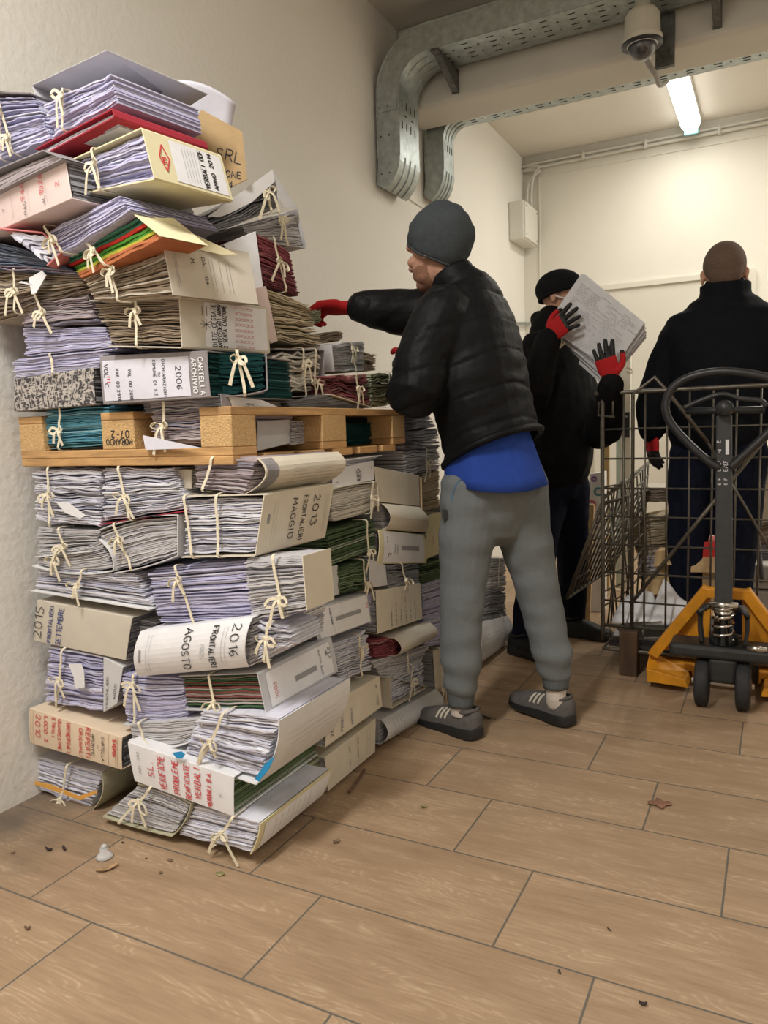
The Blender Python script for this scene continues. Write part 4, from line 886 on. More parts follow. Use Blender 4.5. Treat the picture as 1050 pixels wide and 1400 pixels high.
slip([(48,382),(66,372),(72,378),(58,402),(52,404)], Fy(1.43), CC['sheet'], 'torn_scrap', 'torn white scrap hanging from the brown papers at left', .02)
slip([(84,686),(100,686),(124,704),(116,708),(96,700)], F, CC['sheet'], 'curled_slip', 'white folded slip on the ragged papers next to the wall', .018)
slip([(199,595),(250,606),(278,612),(203,615)], Fy(1.485), CC['label'], 'loose_sheet', 'pale loose sheet lying on the pallet below the brown-grey papers', .01)
slip([(38,386),(34,388),(56,392)], Fy(1.43), CC['sheet'], 'paper_corner', 'tiny paper corner beside the torn scrap', .02)
# tweed pattern for the dark box
tw, nt, b = _base('tweed_pattern'); N = nt.nodes; L = nt.links
tc = N.new('ShaderNodeTexCoord'); mp = N.new('ShaderNodeMapping'); mp.inputs['Scale'].default_value = (50, 50, 150); L.new(tc.outputs['Object'], mp.inputs[0])
vz = N.new('ShaderNodeTexNoise'); vz.inputs['Scale'].default_value = 1.4; vz.inputs['Detail'].default_value = 1; L.new(mp.outputs[0], vz.inputs['Vector'])
mp2 = N.new('ShaderNodeMapping'); mp2.inputs['Scale'].default_value = (160, 160, 45); L.new(tc.outputs['Object'], mp2.inputs[0])
vy = N.new('ShaderNodeTexNoise'); vy.inputs['Scale'].default_value = 1.4; vy.inputs['Detail'].default_value = 1; L.new(mp2.outputs[0], vy.inputs['Vector'])
mx = N.new('ShaderNodeMath'); mx.operation = 'MAXIMUM'; L.new(vz.outputs['Fac'], mx.inputs[0]); L.new(vy.outputs['Fac'], mx.inputs[1])
rp = N.new('ShaderNodeValToRGB'); rp.color_ramp.elements[0].position = .50; rp.color_ramp.elements[0].color = (.05, .045, .05, 1); rp.color_ramp.elements[1].position = .62; rp.color_ramp.elements[1].color = (.50, .46, .42, 1)
L.new(mx.outputs[0], rp.inputs[0]); L.new(rp.outputs[0], b.inputs['Base Color']); b.inputs['Roughness'].default_value = .7
for o in list(S.objects):
    if o.type == 'MESH' and o.parent and o.parent.get('label', '').startswith('dark tweed') and o.name.startswith('folder_cover'): o.data.materials[0] = tw

slip([(284,296),(372,232),(376,248),(345,276),(318,290),(300,297)], (-1.45, 1.57, 70), CC['white'], 'folder_flap', 'white flap of a folder lifted beside the yellow box, upper right of the stack', .0)
slip([(373,232),(407,284),(386,284),(376,248)], (-1.44, 1.60, 80), CC['lgrey'], 'folder_flap', 'grey folded edge hanging from the white flap, upper right of the stack', .0)

q_ = PL(177, 287, Fy(1.385, -16, -1.5))
slip([(177,286),(215,300),(234,300),(262,322),(322,350),(300,350),(262,342),(222,323),(200,305)], (q_.x, q_.y, 60), CC['yellow'], 'opened_cream_cover', 'cream cover opened out to the right over the coloured folders', .016)
# ================================================================ PEOPLE
def tube(mb, pts, rads, lat=None, k=16, sub=4, cap=True):
    """lofted limb: rads are numbers or (ra along lat, rb across)"""
    R3 = [(r, r) if not isinstance(r, tuple) else r for r in rads]
    P_ = spline(pts, sub); RR = []
    for i in range(len(R3) - 1):
        for q in range(sub):
            t = q / sub; t = t * t * (3 - 2 * t); RR.append((R3[i][0] * (1 - t) + R3[i + 1][0] * t, R3[i][1] * (1 - t) + R3[i + 1][1] * t))
    RR.append(R3[-1]); rings = []; L0 = V(lat) if lat is not None else V((.37, .5, .78))
    n = len(P_)
    for i, p in enumerate(P_):
        t = (P_[min(i + 1, n - 1)] - P_[max(i - 1, 0)]).normalized()
        a = L0 - t * L0.dot(t)
        if a.length < .1: a = V((1, 0, 0)) - t * t.x
        a.normalize(); b = t.cross(a)
        rings.append((p, a, b, RR[i], t))
    full = []
    if cap:
        p, a, b, r, t = rings[0]; m = min(r)
        for f, g in ((.95, .35), (.6, .8)): full.append((p - t * m * f if 0 else p - t * m * math.sqrt(max(0, 1 - g * g)) , a, b, (r[0] * g, r[1] * g)))
    full += [(p, a, b, r) for p, a, b, r, t in rings]
    if cap:
        p, a, b, r, t = rings[-1]; m = min(r)
        for g in (.8, .35): full.append((p + t * m * math.sqrt(1 - g * g), a, b, (r[0] * g, r[1] * g)))
    vs = []
    for p, a, b, r in full:
        for j in range(k):
            q = 2 * math.pi * j / k; vs.append(p + a * r[0] * math.cos(q) + b * r[1] * math.sin(q))
    N_ = len(full)
    fs = [(i * k + j, i * k + (j + 1) % k, (i + 1) * k + (j + 1) % k, (i + 1) * k + j) for i in range(N_ - 1) for j in range(k)]
    fs += [tuple(range(k - 1, -1, -1)), tuple((N_ - 1) * k + j for j in range(k))]
    mb.add(vs, fs)
def ell(mb, c, r, ax=None, k=20, m=12):
    ax = ax or (V((1, 0, 0)), V((0, 1, 0)), V((0, 0, 1))); c = V(c); vs = []
    for i in range(1, m):
        th = math.pi * i / m
        for j in range(k):
            q = 2 * math.pi * j / k
            vs.append(c + ax[0] * r[0] * math.sin(th) * math.cos(q) + ax[1] * r[1] * math.sin(th) * math.sin(q) + ax[2] * r[2] * math.cos(th))
    n0 = len(vs); vs += [c + ax[2] * r[2], c - ax[2] * r[2]]
    fs = [(i * k + j, (i + 1) * k + j, (i + 1) * k + (j + 1) % k, i * k + (j + 1) % k) for i in range(m - 2) for j in range(k)]
    fs += [(n0, j, (j + 1) % k) for j in range(k)] + [(n0 + 1, (m - 2) * k + (j + 1) % k, (m - 2) * k + j) for j in range(k)]
    mb.add(vs, fs)
def fuse(mb, name, mats, parent=None, voxel=.006, smooth=4, disp=None, fm=None, base=None, cut=None):
    o = mb.mk('tmp', [], None)
    r = o.modifiers.new('r', 'REMESH'); r.mode = 'VOXEL'; r.voxel_size = voxel; r.use_smooth_shade = True
    if smooth: s_ = o.modifiers.new('s', 'SMOOTH'); s_.factor = .5; s_.iterations = smooth
    dg = bpy.context.evaluated_depsgraph_get(); ev = o.evaluated_get(dg); me = bpy.data.meshes.new_from_object(ev)
    bpy.data.objects.remove(o)
    if disp:
        nn = [v.normal.copy() for v in me.vertices]
        for v, q in zip(me.vertices, nn): v.co += q * disp(v.co, q)
    rimpts = None
    if cut:
        pc, pn, rr_ = cut; pn = V(pn).normalized(); bmx = bmesh.new(); bmx.from_mesh(me)
        bmesh.ops.bisect_plane(bmx, geom=bmx.verts[:] + bmx.edges[:] + bmx.faces[:], plane_co=pc, plane_no=pn, clear_inner=True)
        rimpts = [v.co.copy() for v in bmx.verts if v.is_boundary]; bmx.to_mesh(me); bmx.free()
    me.materials.clear()
    for m_ in (mats if isinstance(mats, (list, tuple)) else [mats]): me.materials.append(m_)
    if fm:
        for p in me.polygons: p.material_index = fm(p.center)
    else:
        for p in me.polygons: p.material_index = 0
    off = parent_loc(parent) if parent else V(base)
    me.transform(Matrix.Translation(-off))
    for p in me.polygons: p.use_smooth = True
    ob = bpy.data.objects.new(name, me); me.name = name; COL.objects.link(ob)
    if parent: ob.parent = parent
    else: ob.location = off
    if rimpts:
        cen = sum(rimpts, V((0, 0, 0))) / len(rimpts); a = V((1, 0, 0)) - pn * pn.x; a.normalize(); b = pn.cross(a)
        bins = {}
        for q in rimpts:
            an = int((math.atan2((q - cen).dot(b), (q - cen).dot(a)) + math.pi) / (2 * math.pi) * 47.99); bins.setdefault(an, []).append(q)
        ring = [max(bins[k_], key=lambda q: (q - cen).length) for k_ in sorted(bins)]
        t = MB(); t.rod(ring, rr_, 8, closed=True); t.mk('hem_band', mats if not isinstance(mats, (list, tuple)) else mats[0], ob, True)
    return ob
def head(mb, c, F3, U3, hs=1.0):
    F3 = V(F3).normalized(); U3 = V(U3); U3 = (U3 - F3 * U3.dot(F3)).normalized(); R3 = F3.cross(U3)
    ax = (R3, F3, U3)
    def at(r, f, u): return V(c) + (R3 * r + F3 * f + U3 * u) * hs
    ell = lambda mb_, c_, r_, *a_: globals()['ell'](mb_, c_, tuple(q * hs for q in r_), *a_)
    ell(mb, at(0, -.012, .035), (.078, .098, .092), ax, 28, 18)
    ell(mb, at(0, .022, -.035), (.062, .070, .080), ax, 24, 16)       # face mass
    ell(mb, at(0, .050, -.088), (.040, .036, .026), ax)               # chin
    ell(mb, at(0, .028, -.070), (.058, .050, .035), ax)               # jaw
    ell(mb, at(0, .082, .032), (.050, .014, .014), ax)                # brow
    tube(mb, [at(0, .086, .022), at(0, .102, -.004), at(0, .108, -.022)], [.009, .011, .014], R3, 10, 3)   # nose
    for s_ in (-1, 1):
        ell(mb, at(s_ * .011, .096, -.026), (.010, .012, .009), ax, 10, 8)
        ell(mb, at(s_ * .040, .066, -.018), (.022, .020, .018), ax, 12, 8)   # cheek
        ell(mb, at(s_ * .080, -.012, -.005), (.007, .017, .030), ax, 14, 10)  # ear
        ell(mb, at(s_ * .084, -.016, .008), (.006, .016, .016), ax, 12, 8)
    ell(mb, at(0, .090, -.052), (.023, .011, .006), ax, 12, 8); ell(mb, at(0, .088, -.062), (.020, .011, .006), ax, 12, 8)
    return at, ax
def hand(mb, wrist, d, n, s=1.0, side=1, curl=.5, spread=.10, rs=1.0, thumb=.6):
    """d: direction of the fingers, n: direction the palm faces, side: thumb on +side of d x n"""
    d = V(d).normalized(); n = V(n); n = (n - d * n.dot(d)).normalized(); l = d.cross(n) * side
    w_ = V(wrist)
    tube(mb, [w_ - d * .02, w_ + d * .015, w_ + d * .05 * s, w_ + d * .088 * s], [(.026 * s * rs, .019 * s * rs), (.030 * s * rs, .017 * s * rs), (.040 * s * rs, .016 * s * rs), (.040 * s * rs, .013 * s * rs)], l, 16, 3)
    tips = []
    for i, (ln, of) in enumerate(((.072, .030), (.080, .0105), (.075, -.0095), (.060, -.029))):
        b = w_ + d * (.085 - abs(i - 1.2) * .003) * s + l * of * s; sp = (1.3 - i) * spread
        dd = (d + l * sp).normalized(); pts = [b - d * .012 * s, b]; a = 0; p = b
        for seg in (.45, .31, .24):
            a += curl * (.55 if seg == .45 else .8)
            p = p + (dd * math.cos(a) + n * math.sin(a)) * ln * seg * s; pts.append(p)
        r = (.0098, .0094, .0088, .0080)[i] * s * rs
        tube(mb, pts, [r * 1.05, r * 1.05, r, r * .94, r * .82], l, 10, 3); tips.append(p)
    b = w_ + d * .028 * s + l * .026 * s; t1 = b + (l * .8 + d * .55 + n * .25).normalized() * .034 * s
    t2 = t1 + (l * .45 + d * (1.1) + n * thumb).normalized() * .030 * s; t3 = t2 + (d * 1.0 + n * thumb * 1.4 + l * .0).normalized() * .024 * s
    tube(mb, [b - l * .01, b, t1, t2, t3], [.013 * s * rs, .015 * s * rs, .0115 * s * rs, .0105 * s * rs, .009 * s * rs], n, 10, 3)
    return d, n, l, tips
SKIN = mat('skin', (.50, .27, .18), rough=.55, var=.06, scale=30, spec=.35, bump=.05, bscale=300)
BEARD = mat('stubble', (.30, .145, .09), rough=.75, var=.2, scale=220)
HAIRM = mat('cropped_hair', (.125, .080, .055), rough=.85, var=.15, scale=260, bump=.3, bscale=900)
PUFF = mat('black_nylon', (.0065, .007, .0082), rough=.55, var=.15, scale=10, bump=.22, bscale=60, spec=.16)
COAT = mat('black_coat', (.0065, .006, .0062), rough=.85, var=.15, scale=60, bump=.1, bscale=120, spec=.12)
COAT2 = mat('black_navy_coat', (.005, .006, .009), rough=.8, var=.12, scale=60, bump=.1, bscale=120, spec=.13)
JOG = mat('grey_jersey', (.165, .18, .185), rough=.92, var=.05, scale=220, bump=.12, bscale=420, spec=.15)
RIBM = mat('grey_rib_cuff', (.125, .14, .145), rough=.95, var=.1, scale=30, stretch=(6, 6, .2), spec=.1)
BLUE = mat('blue_cotton', (.025, .065, .33), rough=.88, var=.06, scale=30, spec=.15)
BEAN = mat('grey_fleece', (.062, .072, .078), rough=.95, var=.07, scale=60, bump=.25, bscale=280, spec=.1)
CAPM = mat('black_knit', (.010, .010, .011), rough=.95, var=.1, scale=60, bump=.3, bscale=300, spec=.1)
NAVY = mat('navy_cloth', (.006, .008, .020), rough=.9, var=.15, scale=40, spec=.15)
JEAN = mat('navy_denim', (.007, .010, .023), rough=.9, var=.2, scale=60, spec=.15)
GRED = mat('glove_red_knit', (.44, .018, .020), rough=.85, var=.08, scale=200, bump=.3, bscale=500, spec=.2)
GBLK = mat('glove_black_latex', (.014, .013, .014), rough=.6, var=.1, spec=.35)
SOCK = mat('white_sock', (.72, .66, .60), rough=.95, var=.05, scale=200, bump=.2, bscale=400)
SUEDE = mat('grey_suede', (.12, .11, .105), rough=.9, var=.08, scale=60, bump=.1, bscale=300, spec=.2)
SOLE = mat('black_sole', (.016, .017, .018), rough=.45, var=.05, spec=.5)
STRIPE = mat('cream_stripe', (.60, .55, .45), rough=.7, var=.02)
EYEW = mat('eye_white', (.75, .72, .68), rough=.2, var=0); EYEI = mat('iris', (.05, .03, .02), rough=.15, var=0)
def eyes(at, ax, parent):
    for s_ in (-1, 1):
        t = MB(); ell(t, at(s_ * .031, .0715, .004), (.0095, .0095, .0075), ax, 14, 10); e = t.mk('eye', EYEW, parent, True)
        t = MB(); ell(t, at(s_ * .031, .0800, .004), (.0050, .0028, .0050), ax, 10, 8); t.mk('iris', EYEI, e, True)
def shoe(parent, heel, toe, L=.30, mats=(SUEDE, SOLE), stripes=True, lift=0.0, tilt=0.0, ankle=None):
    heel = V(heel); toe = V(toe); f = (toe - heel); f.z = 0; f.normalize(); s = V((0, 0, 1)).cross(f); U = V((0, 0, 1))
    def at(a, b, c): # along, side, up
        return heel + f * a * L + s * b + U * (c + lift * (1 - a) + tilt * a)
    A_ = [0, .04, .12, .25, .42, .58, .72, .84, .93, .985, 1.0]
    Wd = [.012, .030, .040, .042, .040, .044, .050, .050, .042, .024, .006]
    So = [.050, .046, .042, .038, .034, .030, .027, .025, .026, .030, .032]
    bo = [.010, .004, .001, 0, 0, 0, 0, .002, .007, .014, .018]
    t = MB(); vs = []; k = 2
    for i, a in enumerate(A_):
        e = .006
        vs += [at(a, -Wd[i] - e, bo[i]), at(a, Wd[i] + e, bo[i]), at(a, Wd[i] + e * .3, So[i]), at(a, -Wd[i] - e * .3, So[i])]
    fs = []
    for i in range(len(A_) - 1):
        for j in range(4): fs.append((i * 4 + j, (i + 1) * 4 + j, (i + 1) * 4 + (j + 1) % 4, i * 4 + (j + 1) % 4))
    fs += [(0, 1, 2, 3), tuple(4 * (len(A_) - 1) + j for j in (3, 2, 1, 0))]
    t.add(vs, fs); so = bev(t.mk('shoe_sole', mats[1], parent, True), .004, 2)
    Hh = [.070, .088, .090, .080, .082, .072, .058, .046, .036, .028, .024]
    t = MB(); vs = []; k = 12
    for i, a in enumerate(A_):
        for j in range(k):
            q = math.pi * j / (k - 1); c_ = math.cos(q); sn = math.sin(q)
            w_ = Wd[i] * (1.0 if sn < .3 else 1.0); z0 = So[i] - .004; zz = z0 + (Hh[i] - z0 + .012) * (sn ** .75)
            vs.append(at(a + (.012 if i == 0 else 0), w_ * math.copysign(abs(c_) ** .75, c_), zz))
    fs = [(i * k + j, i * k + j + 1, (i + 1) * k + j + 1, (i + 1) * k + j) for i in range(len(A_) - 1) for j in range(k - 1)]
    fs += [tuple(range(k))[::-1], tuple((len(A_) - 1) * k + j for j in range(k))]
    t.add(vs, fs); up = t.mk('shoe_upper', mats[0], parent, True)
    t = MB(); t.rod([at(.06, 0, .105), at(.12, .034, .100), at(.25, .036, .095), at(.36, .02, .105), at(.40, 0, .108), at(.36, -.02, .105), at(.25, -.036, .095), at(.12, -.034, .100)], .007, 8, closed=True)
    t.mk('shoe_collar', mats[0], up, True)
    if stripes:
        for sd in (-1, 1):
            for q in range(3):
                t = MB(); a0 = .40 + q * .065; pts = []
                for j in range(7):
                    g = j / 6; ang = (.10 + .30 * g) * math.pi; a = a0 - .05 * g + .05
                    ii = max(i for i in range(len(A_)) if A_[i] <= a); tt = (a - A_[ii]) / (A_[min(ii + 1, 10)] - A_[ii] + 1e-9); jj = min(ii + 1, 10)
                    W_ = Wd[ii] * (1 - tt) + Wd[jj] * tt; S_ = So[ii] * (1 - tt) + So[jj] * tt; H_ = Hh[ii] * (1 - tt) + Hh[jj] * tt
                    c_ = math.cos(ang); z0 = S_ - .004
                    pts.append(at(a, sd * (W_ * abs(c_) ** .75 + .0012), z0 + (H_ - z0 + .012) * math.sin(ang) ** .75))
                t.ribbon(pts, .0085, f, .0015); t.mk('shoe_stripe', STRIPE, up)
    t = MB()
    for q in range(5): t.rod([at(.44 + q * .05, -.018, .088 - q * .006), at(.46 + q * .05, .0, .093 - q * .006), at(.44 + q * .05, .018, .088 - q * .006)], .0022, 6)
    t.mk('shoe_laces', mats[1], up)
def J(px, py, y): return P(px, py, y=y)
def wr(amp=.004, sc=9):
    return lambda co, n_: amp * noise.noise(co * sc) + amp * .4 * noise.noise(co * sc * 2.7 + V((3, 1, 7)))
def glove(parent, w_, d, n, side, curl, spread=.1, thumb=.6, s=1.05, red=.092):
    t = MB(); d, n, l, tips = hand(t, w_, d, n, s, side, curl, spread, 1.12, thumb)
    tube(t, [V(w_) - d * .045, V(w_) - d * .02, V(w_)], [.030, .028, .027], l, 16, 3)
    w0 = V(w_)
    def fm(c): return 1 if (c - w0).dot(d) > red * s else 0
    return fuse(t, 'glove', [GRED, GBLK], parent, .0030, 2, fm=fm)

# ---------------------------------------------------------------- worker 1: grey beanie, puffer jacket, grey joggers
fw = V((-.975, .15, 0)).normalized(); rt = V((.15, .975, 0)).normalized(); up = V((0, 0, 1))
hip = J(677, 640, 2.58); wst = J(664, 580, 2.57); chs = J(644, 480, 2.56); shd = J(636, 415, 2.56); nck = J(618, 385, 2.54)
hc = J(597, 346, 2.53)
lsh = shd - rt * .165 + fw * .0 + V((0, 0, -.045)); rsh = shd + rt * .15 + fw * .05 + V((0, 0, .01))
lel = J(566, 540, 2.30); lwr = J(560, 497, 2.60)
rel = J(556, 426, 2.62); rwr = J(496, 421, 2.52)
lhip = J(648, 690, 2.50); rhip = J(706, 680, 2.68)
lkn = J(633, 800, 2.47); rkn = J(735, 795, 2.68)
lan = J(629, 945, 2.44); ran = J(759, 925, 2.67)
m = MB(); hf = (fw * 1.0 + rt * .12 + V((0, 0, -.10)))
at, ax = head(m, hc, hf, up + fw * .03, 1.1)
tube(m, [nck + V((0, 0, -.06)), nck, hc + V((0, 0, -.05)) - fw * .015], [.062, .056, .056], rt)
tube(m, [hip + V((0, 0, -.03)), wst, chs, shd], [(.145, .10), (.135, .09), (.16, .10), (.14, .075)], rt)
tube(m, [lsh, lel, lwr], [.048, .038, .026]); tube(m, [rsh, rel, rwr], [.048, .038, .027])
tube(m, [lhip + V((0, 0, .06)), lkn, lan, V((lan.x, lan.y, .07))], [.085, .055, .036, .022]); tube(m, [rhip + V((0, 0, .06)), rkn, ran, V((ran.x, ran.y, .07))], [.085, .055, .036, .022])
gd = (P(440, 421, y=2.50) - rwr).normalized()
hand(m, rwr + gd * .060, gd, V((0, -.25, -.95)), 1.2, 1, 1.25, .02, .75, .5)
lgd = (V((-.3, .9, .35))).normalized(); hand(m, lwr, lgd, V((-.6, 0, -.5)), 1.0, 1, .6, .03, .85)
hcx = V(hc)
def fmh(c):
    l = c - hcx; f_ = l.dot(ax[1]); u_ = l.dot(ax[2])
    return 1 if (u_ < -.045 and f_ > .0 and l.length < .15 and not (u_ > -.068 and f_ > .095)) else 0
p1 = fuse(m, 'person', [SKIN, BEARD], None, .0042, 3, fm=fmh, base=(hip.x, hip.y, 0))
tag(p1, 'man in a grey beanie, black puffer jacket and grey joggers reaching over the paper stack', 'person')
eyes(at, ax, p1)
# jacket
m = MB()
tube(m, [J(679, 665, 2.58), J(676, 628, 2.58), J(668, 585, 2.57), J(654, 520, 2.56), J(641, 455, 2.56), J(634, 412, 2.56), J(622, 388, 2.55)],
     [(.205, .175), (.205, .172), (.200, .165), (.215, .170), (.215, .165), (.165, .125), (.09, .085)], rt, 24)
tube(m, [J(638, 408, 2.55), J(622, 386, 2.54), J(615, 376, 2.54)], [(.10, .10), (.080, .084), (.076, .080)], rt, 20, cap=False)
tube(m, [lsh + V((.01, 0, 0)), lsh.lerp(lel, .5) + V((0, -.01, 0)), lel, lel.lerp(lwr, .5), lwr + V((0, -.03, -.01))], [.092, .092, .088, .075, .058])
tube(m, [rsh, rsh.lerp(rel, .5), rel, rel.lerp(rwr, .6), rwr], [.105, .092, .084, .074, .060])
sd = V((-.42, .1, 1)).normalized()
def dj(co, n_):
    s_ = co.dot(sd) + .03 * noise.noise(co * 4); ph_ = (s_ / .115) % 1.0
    seam = (-.0055 * math.exp(-((ph_ - .5) / .05) ** 2) + .0015 * math.sin(ph_ * 2 * math.pi)) * (.35 + .9 * abs(noise.noise(co * 3 + V((5, 5, 5)))) * 2)
    la = (co - rsh).dot((rwr - rsh).normalized())
    if la > .14 and co.z > 1.35 and co.x < -1.1: seam *= .25
    k_ = V((co.x * .9 + co.z * .45, co.y, co.z * .9 - co.x * .45)); return seam + .009 * noise.noise(co * 6) + .0055 * noise.noise(V((k_.x * 9, k_.y * 9, k_.z * 30)))
cn = (J(742, 584, 2.58) - J(600, 652, 2.58)).cross(rt); cn = cn if cn.z > 0 else -cn
jk = fuse(m, 'jacket', PUFF, p1, .0068, 3, disp=dj, cut=(J(600, 648, 2.58), cn, .013))
m = MB(); hb = [J(676 + 2, 640, 2.58)]
tube(m, [rwr + gd * -.012, rwr + gd * .008], [.058, .056], up, 16, 2); m.mk('cuff', PUFF, jk, True)
# beanie
def beanie(parent, c, axh, r, nd, offu=.0, mt=BEAN, cut=0.0, dd=None, rim=.009):
    t = MB(); ell(t, c, r, axh, 40, 28)
    bmx = bmesh.new(); vl = [bmx.verts.new(v) for v in t.v]; [bmx.faces.new([vl[i] for i in f]) for f in t.f]
    nd = V(nd).normalized(); pc = V(c) + nd * cut
    geo = bmx.verts[:] + bmx.edges[:] + bmx.faces[:]
    res = bmesh.ops.bisect_plane(bmx, geom=geo, plane_co=pc, plane_no=nd, clear_inner=True)
    if dd:
        bmx.normal_update()
        for v in bmx.verts: v.co += v.normal * dd(v.co)
    me = bpy.data.meshes.new('beanie'); bmx.to_mesh(me); 
    edge = [v.co.copy() for v in bmx.verts if abs((v.co - pc).dot(nd)) < 1e-4 or v.is_boundary]; bmx.free()
    off = parent_loc(parent); me.transform(Matrix.Translation(-off)); me.materials.append(mt)
    for p in me.polygons: p.use_smooth = True
    o = bpy.data.objects.new('beanie', me); COL.objects.link(o); o.parent = parent
    s_ = o.modifiers.new('s', 'SOLIDIFY'); s_.thickness = .004
    # rim
    a = axh[0] - nd * axh[0].dot(nd); a.normalize(); b = nd.cross(a); cen = sum(edge, V((0, 0, 0))) / max(1, len(edge))
    edge.sort(key=lambda q: math.atan2((q - cen).dot(b), (q - cen).dot(a)))
    edge = edge[::2]
    t = MB(); t.rod(edge, rim, 8, closed=True); t.mk('beanie_rim', mt, o, True)
    return o
bf = ax[1]; bu = ax[2]
beanie(p1, hc + bu * .040 - bf * .022, (ax[0], (bf - bu * .35).normalized(), (bu + bf * .35).normalized()), (.107, .124, .122), (bu - bf * .70), cut=-.058, dd=lambda co: .012 * noise.noise(co * 9) + .007 * noise.noise(V((co.x * 18, co.y * 18, co.z * 40))) + .010 * max(0, (co - hc).normalized().dot((bu - bf * .9).normalized())) ** 6, rim=.0045)
glove(p1, rwr + gd * .060, gd, V((0, -.25, -.95)), 1, 1.25, .02, .5, 1.2, .30)
glove(p1, lwr, lgd, V((-.6, 0, -.5)), 1, .6, .03, .6, 1.05, .12)
# shirt hem, joggers
m = MB(); tube(m, [J(677, 655, 2.585), J(676, 640, 2.58), J(670, 600, 2.575)], [(.185, .150), (.190, .158), (.180, .150)], rt + V((0, 0, 0)), 28, 4, cap=False)
tl = V((0, 0, 1))
t2 = MB()
ring = []; kk = 40
for lvl in range(7):
    g = lvl / 6
    for j in range(kk):
        q = 2 * math.pi * j / kk; ca, sa = math.cos(q), math.sin(q)
        bk_ = (-fw) * sa; c0 = hip.lerp(wst, g * 1.0)
        # back (-fw) and near side hang lower
        low = (.035 + .030 * max(0, sa) + .025 * max(0, -ca)) * (1 - g)
        rr1 = .196 - .03 * g + .003 * math.sin(q * 9); rr2 = .176 - .045 * g + .003 * math.sin(q * 7)
        ring.append(c0 + rt * ca * rr1 + (-fw) * sa * rr2 - V((0, 0, low)) )
t2.add(ring, [(a * kk + j, a * kk + (j + 1) % kk, (a + 1) * kk + (j + 1) % kk, (a + 1) * kk + j) for a in range(6) for j in range(kk)])
sh = t2.mk('shirt', BLUE, p1, True); s_ = sh.modifiers.new('s', 'SOLIDIFY'); s_.thickness = .003
m = MB()
tube(m, [J(675, 700, 2.59), J(676, 665, 2.59), J(674, 625, 2.58)], [(.150, .130), (.180, .148), (.165, .135)], rt, 24)
tube(m, [J(648, 665, 2.51), J(640, 730, 2.49), J(633, 800, 2.465), J(630, 860, 2.45), J(630, 915, 2.44), J(630, 945, 2.44)], [(.125, .115), (.112, .100), (.082, .082), (.074, .076), (.066, .072), (.052, .055)], rt, 20)
tube(m, [J(706, 660, 2.67), J(716, 725, 2.67), J(733, 795, 2.675), J(745, 850, 2.68), J(755, 898, 2.67), J(759, 922, 2.67)], [(.118, .115), (.110, .098), (.084, .080), (.078, .075), (.070, .072), (.052, .055)], rt, 20)
def dp(co, n_):
    z = co.z; fold = .006 * noise.noise(V((co.x * 7, co.y * 7, co.z * 16)))
    if z < .45: fold += .005 * math.sin(z * 75 + 3 * noise.noise(co * 5)) * (1 if z > .12 else 0) * (.45 - z) / .33
    return fold + .003 * noise.noise(co * 20)
jg = fuse(m, 'joggers', JOG, p1, .0065, 3, disp=dp)
for a_, b_ in ((J(630, 937, 2.44), J(630, 964, 2.44)), (J(759, 915, 2.67), J(760, 940, 2.67))):
    t = MB(); tube(t, [a_, b_], [.052, .046], rt, 28, 4, cap=False); t.mk('ankle_cuff', RIBM, jg, True)
    t = MB(); tube(t, [b_ + V((0, 0, .02)), b_ - V((0, 0, .03)), V((b_.x, b_.y, .075))], [.041, .036, (.026, .036)], rt, 20); t.mk('sock', SOCK, p1, True)
t = MB(); c_ = J(609, 703, 2.40)
zc = J(607, 703, 2.42); lat_ = (V((.93, .37, 0)))
pt = [J(630, 655, 2.392), J(620, 670, 2.386), J(617, 690, 2.388)]
t.ribbon(spline(pt, 5), .006, lat_, .004); t.mk('pocket_zip', mat('pocket_blue', (.08, .16, .24), rough=.6), jg)
t = MB(); q = J(611, 703, 2.40); t.obox(q, lat_ * .016, V((-.37, .93, 0)) * .010, V((0, 0, .016))); t.mk('brand_patch', BLK, jg)
hl = P(655, 1012, z=.0); tl_ = P(588, 985, z=.0)
hl = V((-.905, 2.42, 0)); tl_ = V((-1.165, 2.52, 0)); shoe(p1, hl, tl_, .30)
hl = V((-.635, 2.66, 0)); tl_ = V((-.90, 2.79, 0)); shoe(p1, hl, tl_, .30, tilt=.015)

# ---------------------------------------------------------------- worker 2: black cap, dark coat, holding papers at the face
fw = V((.93, -.10, 0)).normalized(); rt = fw.cross(up)
Y2 = 3.68
hc = J(768, 405, Y2); nck = J(758, 448, Y2); shd = J(756, 470, Y2); chs = J(762, 530, Y2); hip = J(764, 640, Y2)
lsh = shd - rt * .18 + V((0, 0, -.04)); rsh = shd + rt * .18 + V((0, 0, -.04))
rwr = J(749, 460, 3.40); rel = J(728, 545, 3.42)
lwr = J(836, 520, 3.34); lel = J(822, 592, 3.62)
m = MB(); at, ax = head(m, hc, fw * 1 + V((0, 0, .0)), up)
tube(m, [nck + V((0, 0, -.08)), nck, hc + V((0, 0, -.06)) - fw * .02], [.065, .058, .058], rt)
tube(m, [hip, J(763, 590, Y2), chs, shd], [(.15, .10), (.14, .095), (.165, .105), (.15, .08)], rt)
tube(m, [rsh, rel, rwr], [.048, .038, .026]); tube(m, [lsh, lel, lwr], [.048, .038, .026])
la2, ra2 = J(716, 880, 3.48), J(784, 855, 3.90)
tube(m, [J(755, 650, 3.65), J(737, 750, 3.58), la2], [.08, .055, .04]); tube(m, [J(776, 650, 3.71), J(782, 740, 3.80), ra2], [.08, .055, .04])
d1 = (J(790, 425, 3.36) - rwr).normalized(); d2 = (J(824, 478, 3.32) - lwr).normalized()
hand(m, rwr, d1, V((.2, .9, 0)), 1.0, 1, .12, .20, .82, .3); hand(m, lwr, d2, V((.1, .9, 0)), 1.0, -1, .25, .12, .82, .3)
p2 = fuse(m, 'person', [SKIN], None, .0048, 3, base=(hip.x, hip.y, 0))
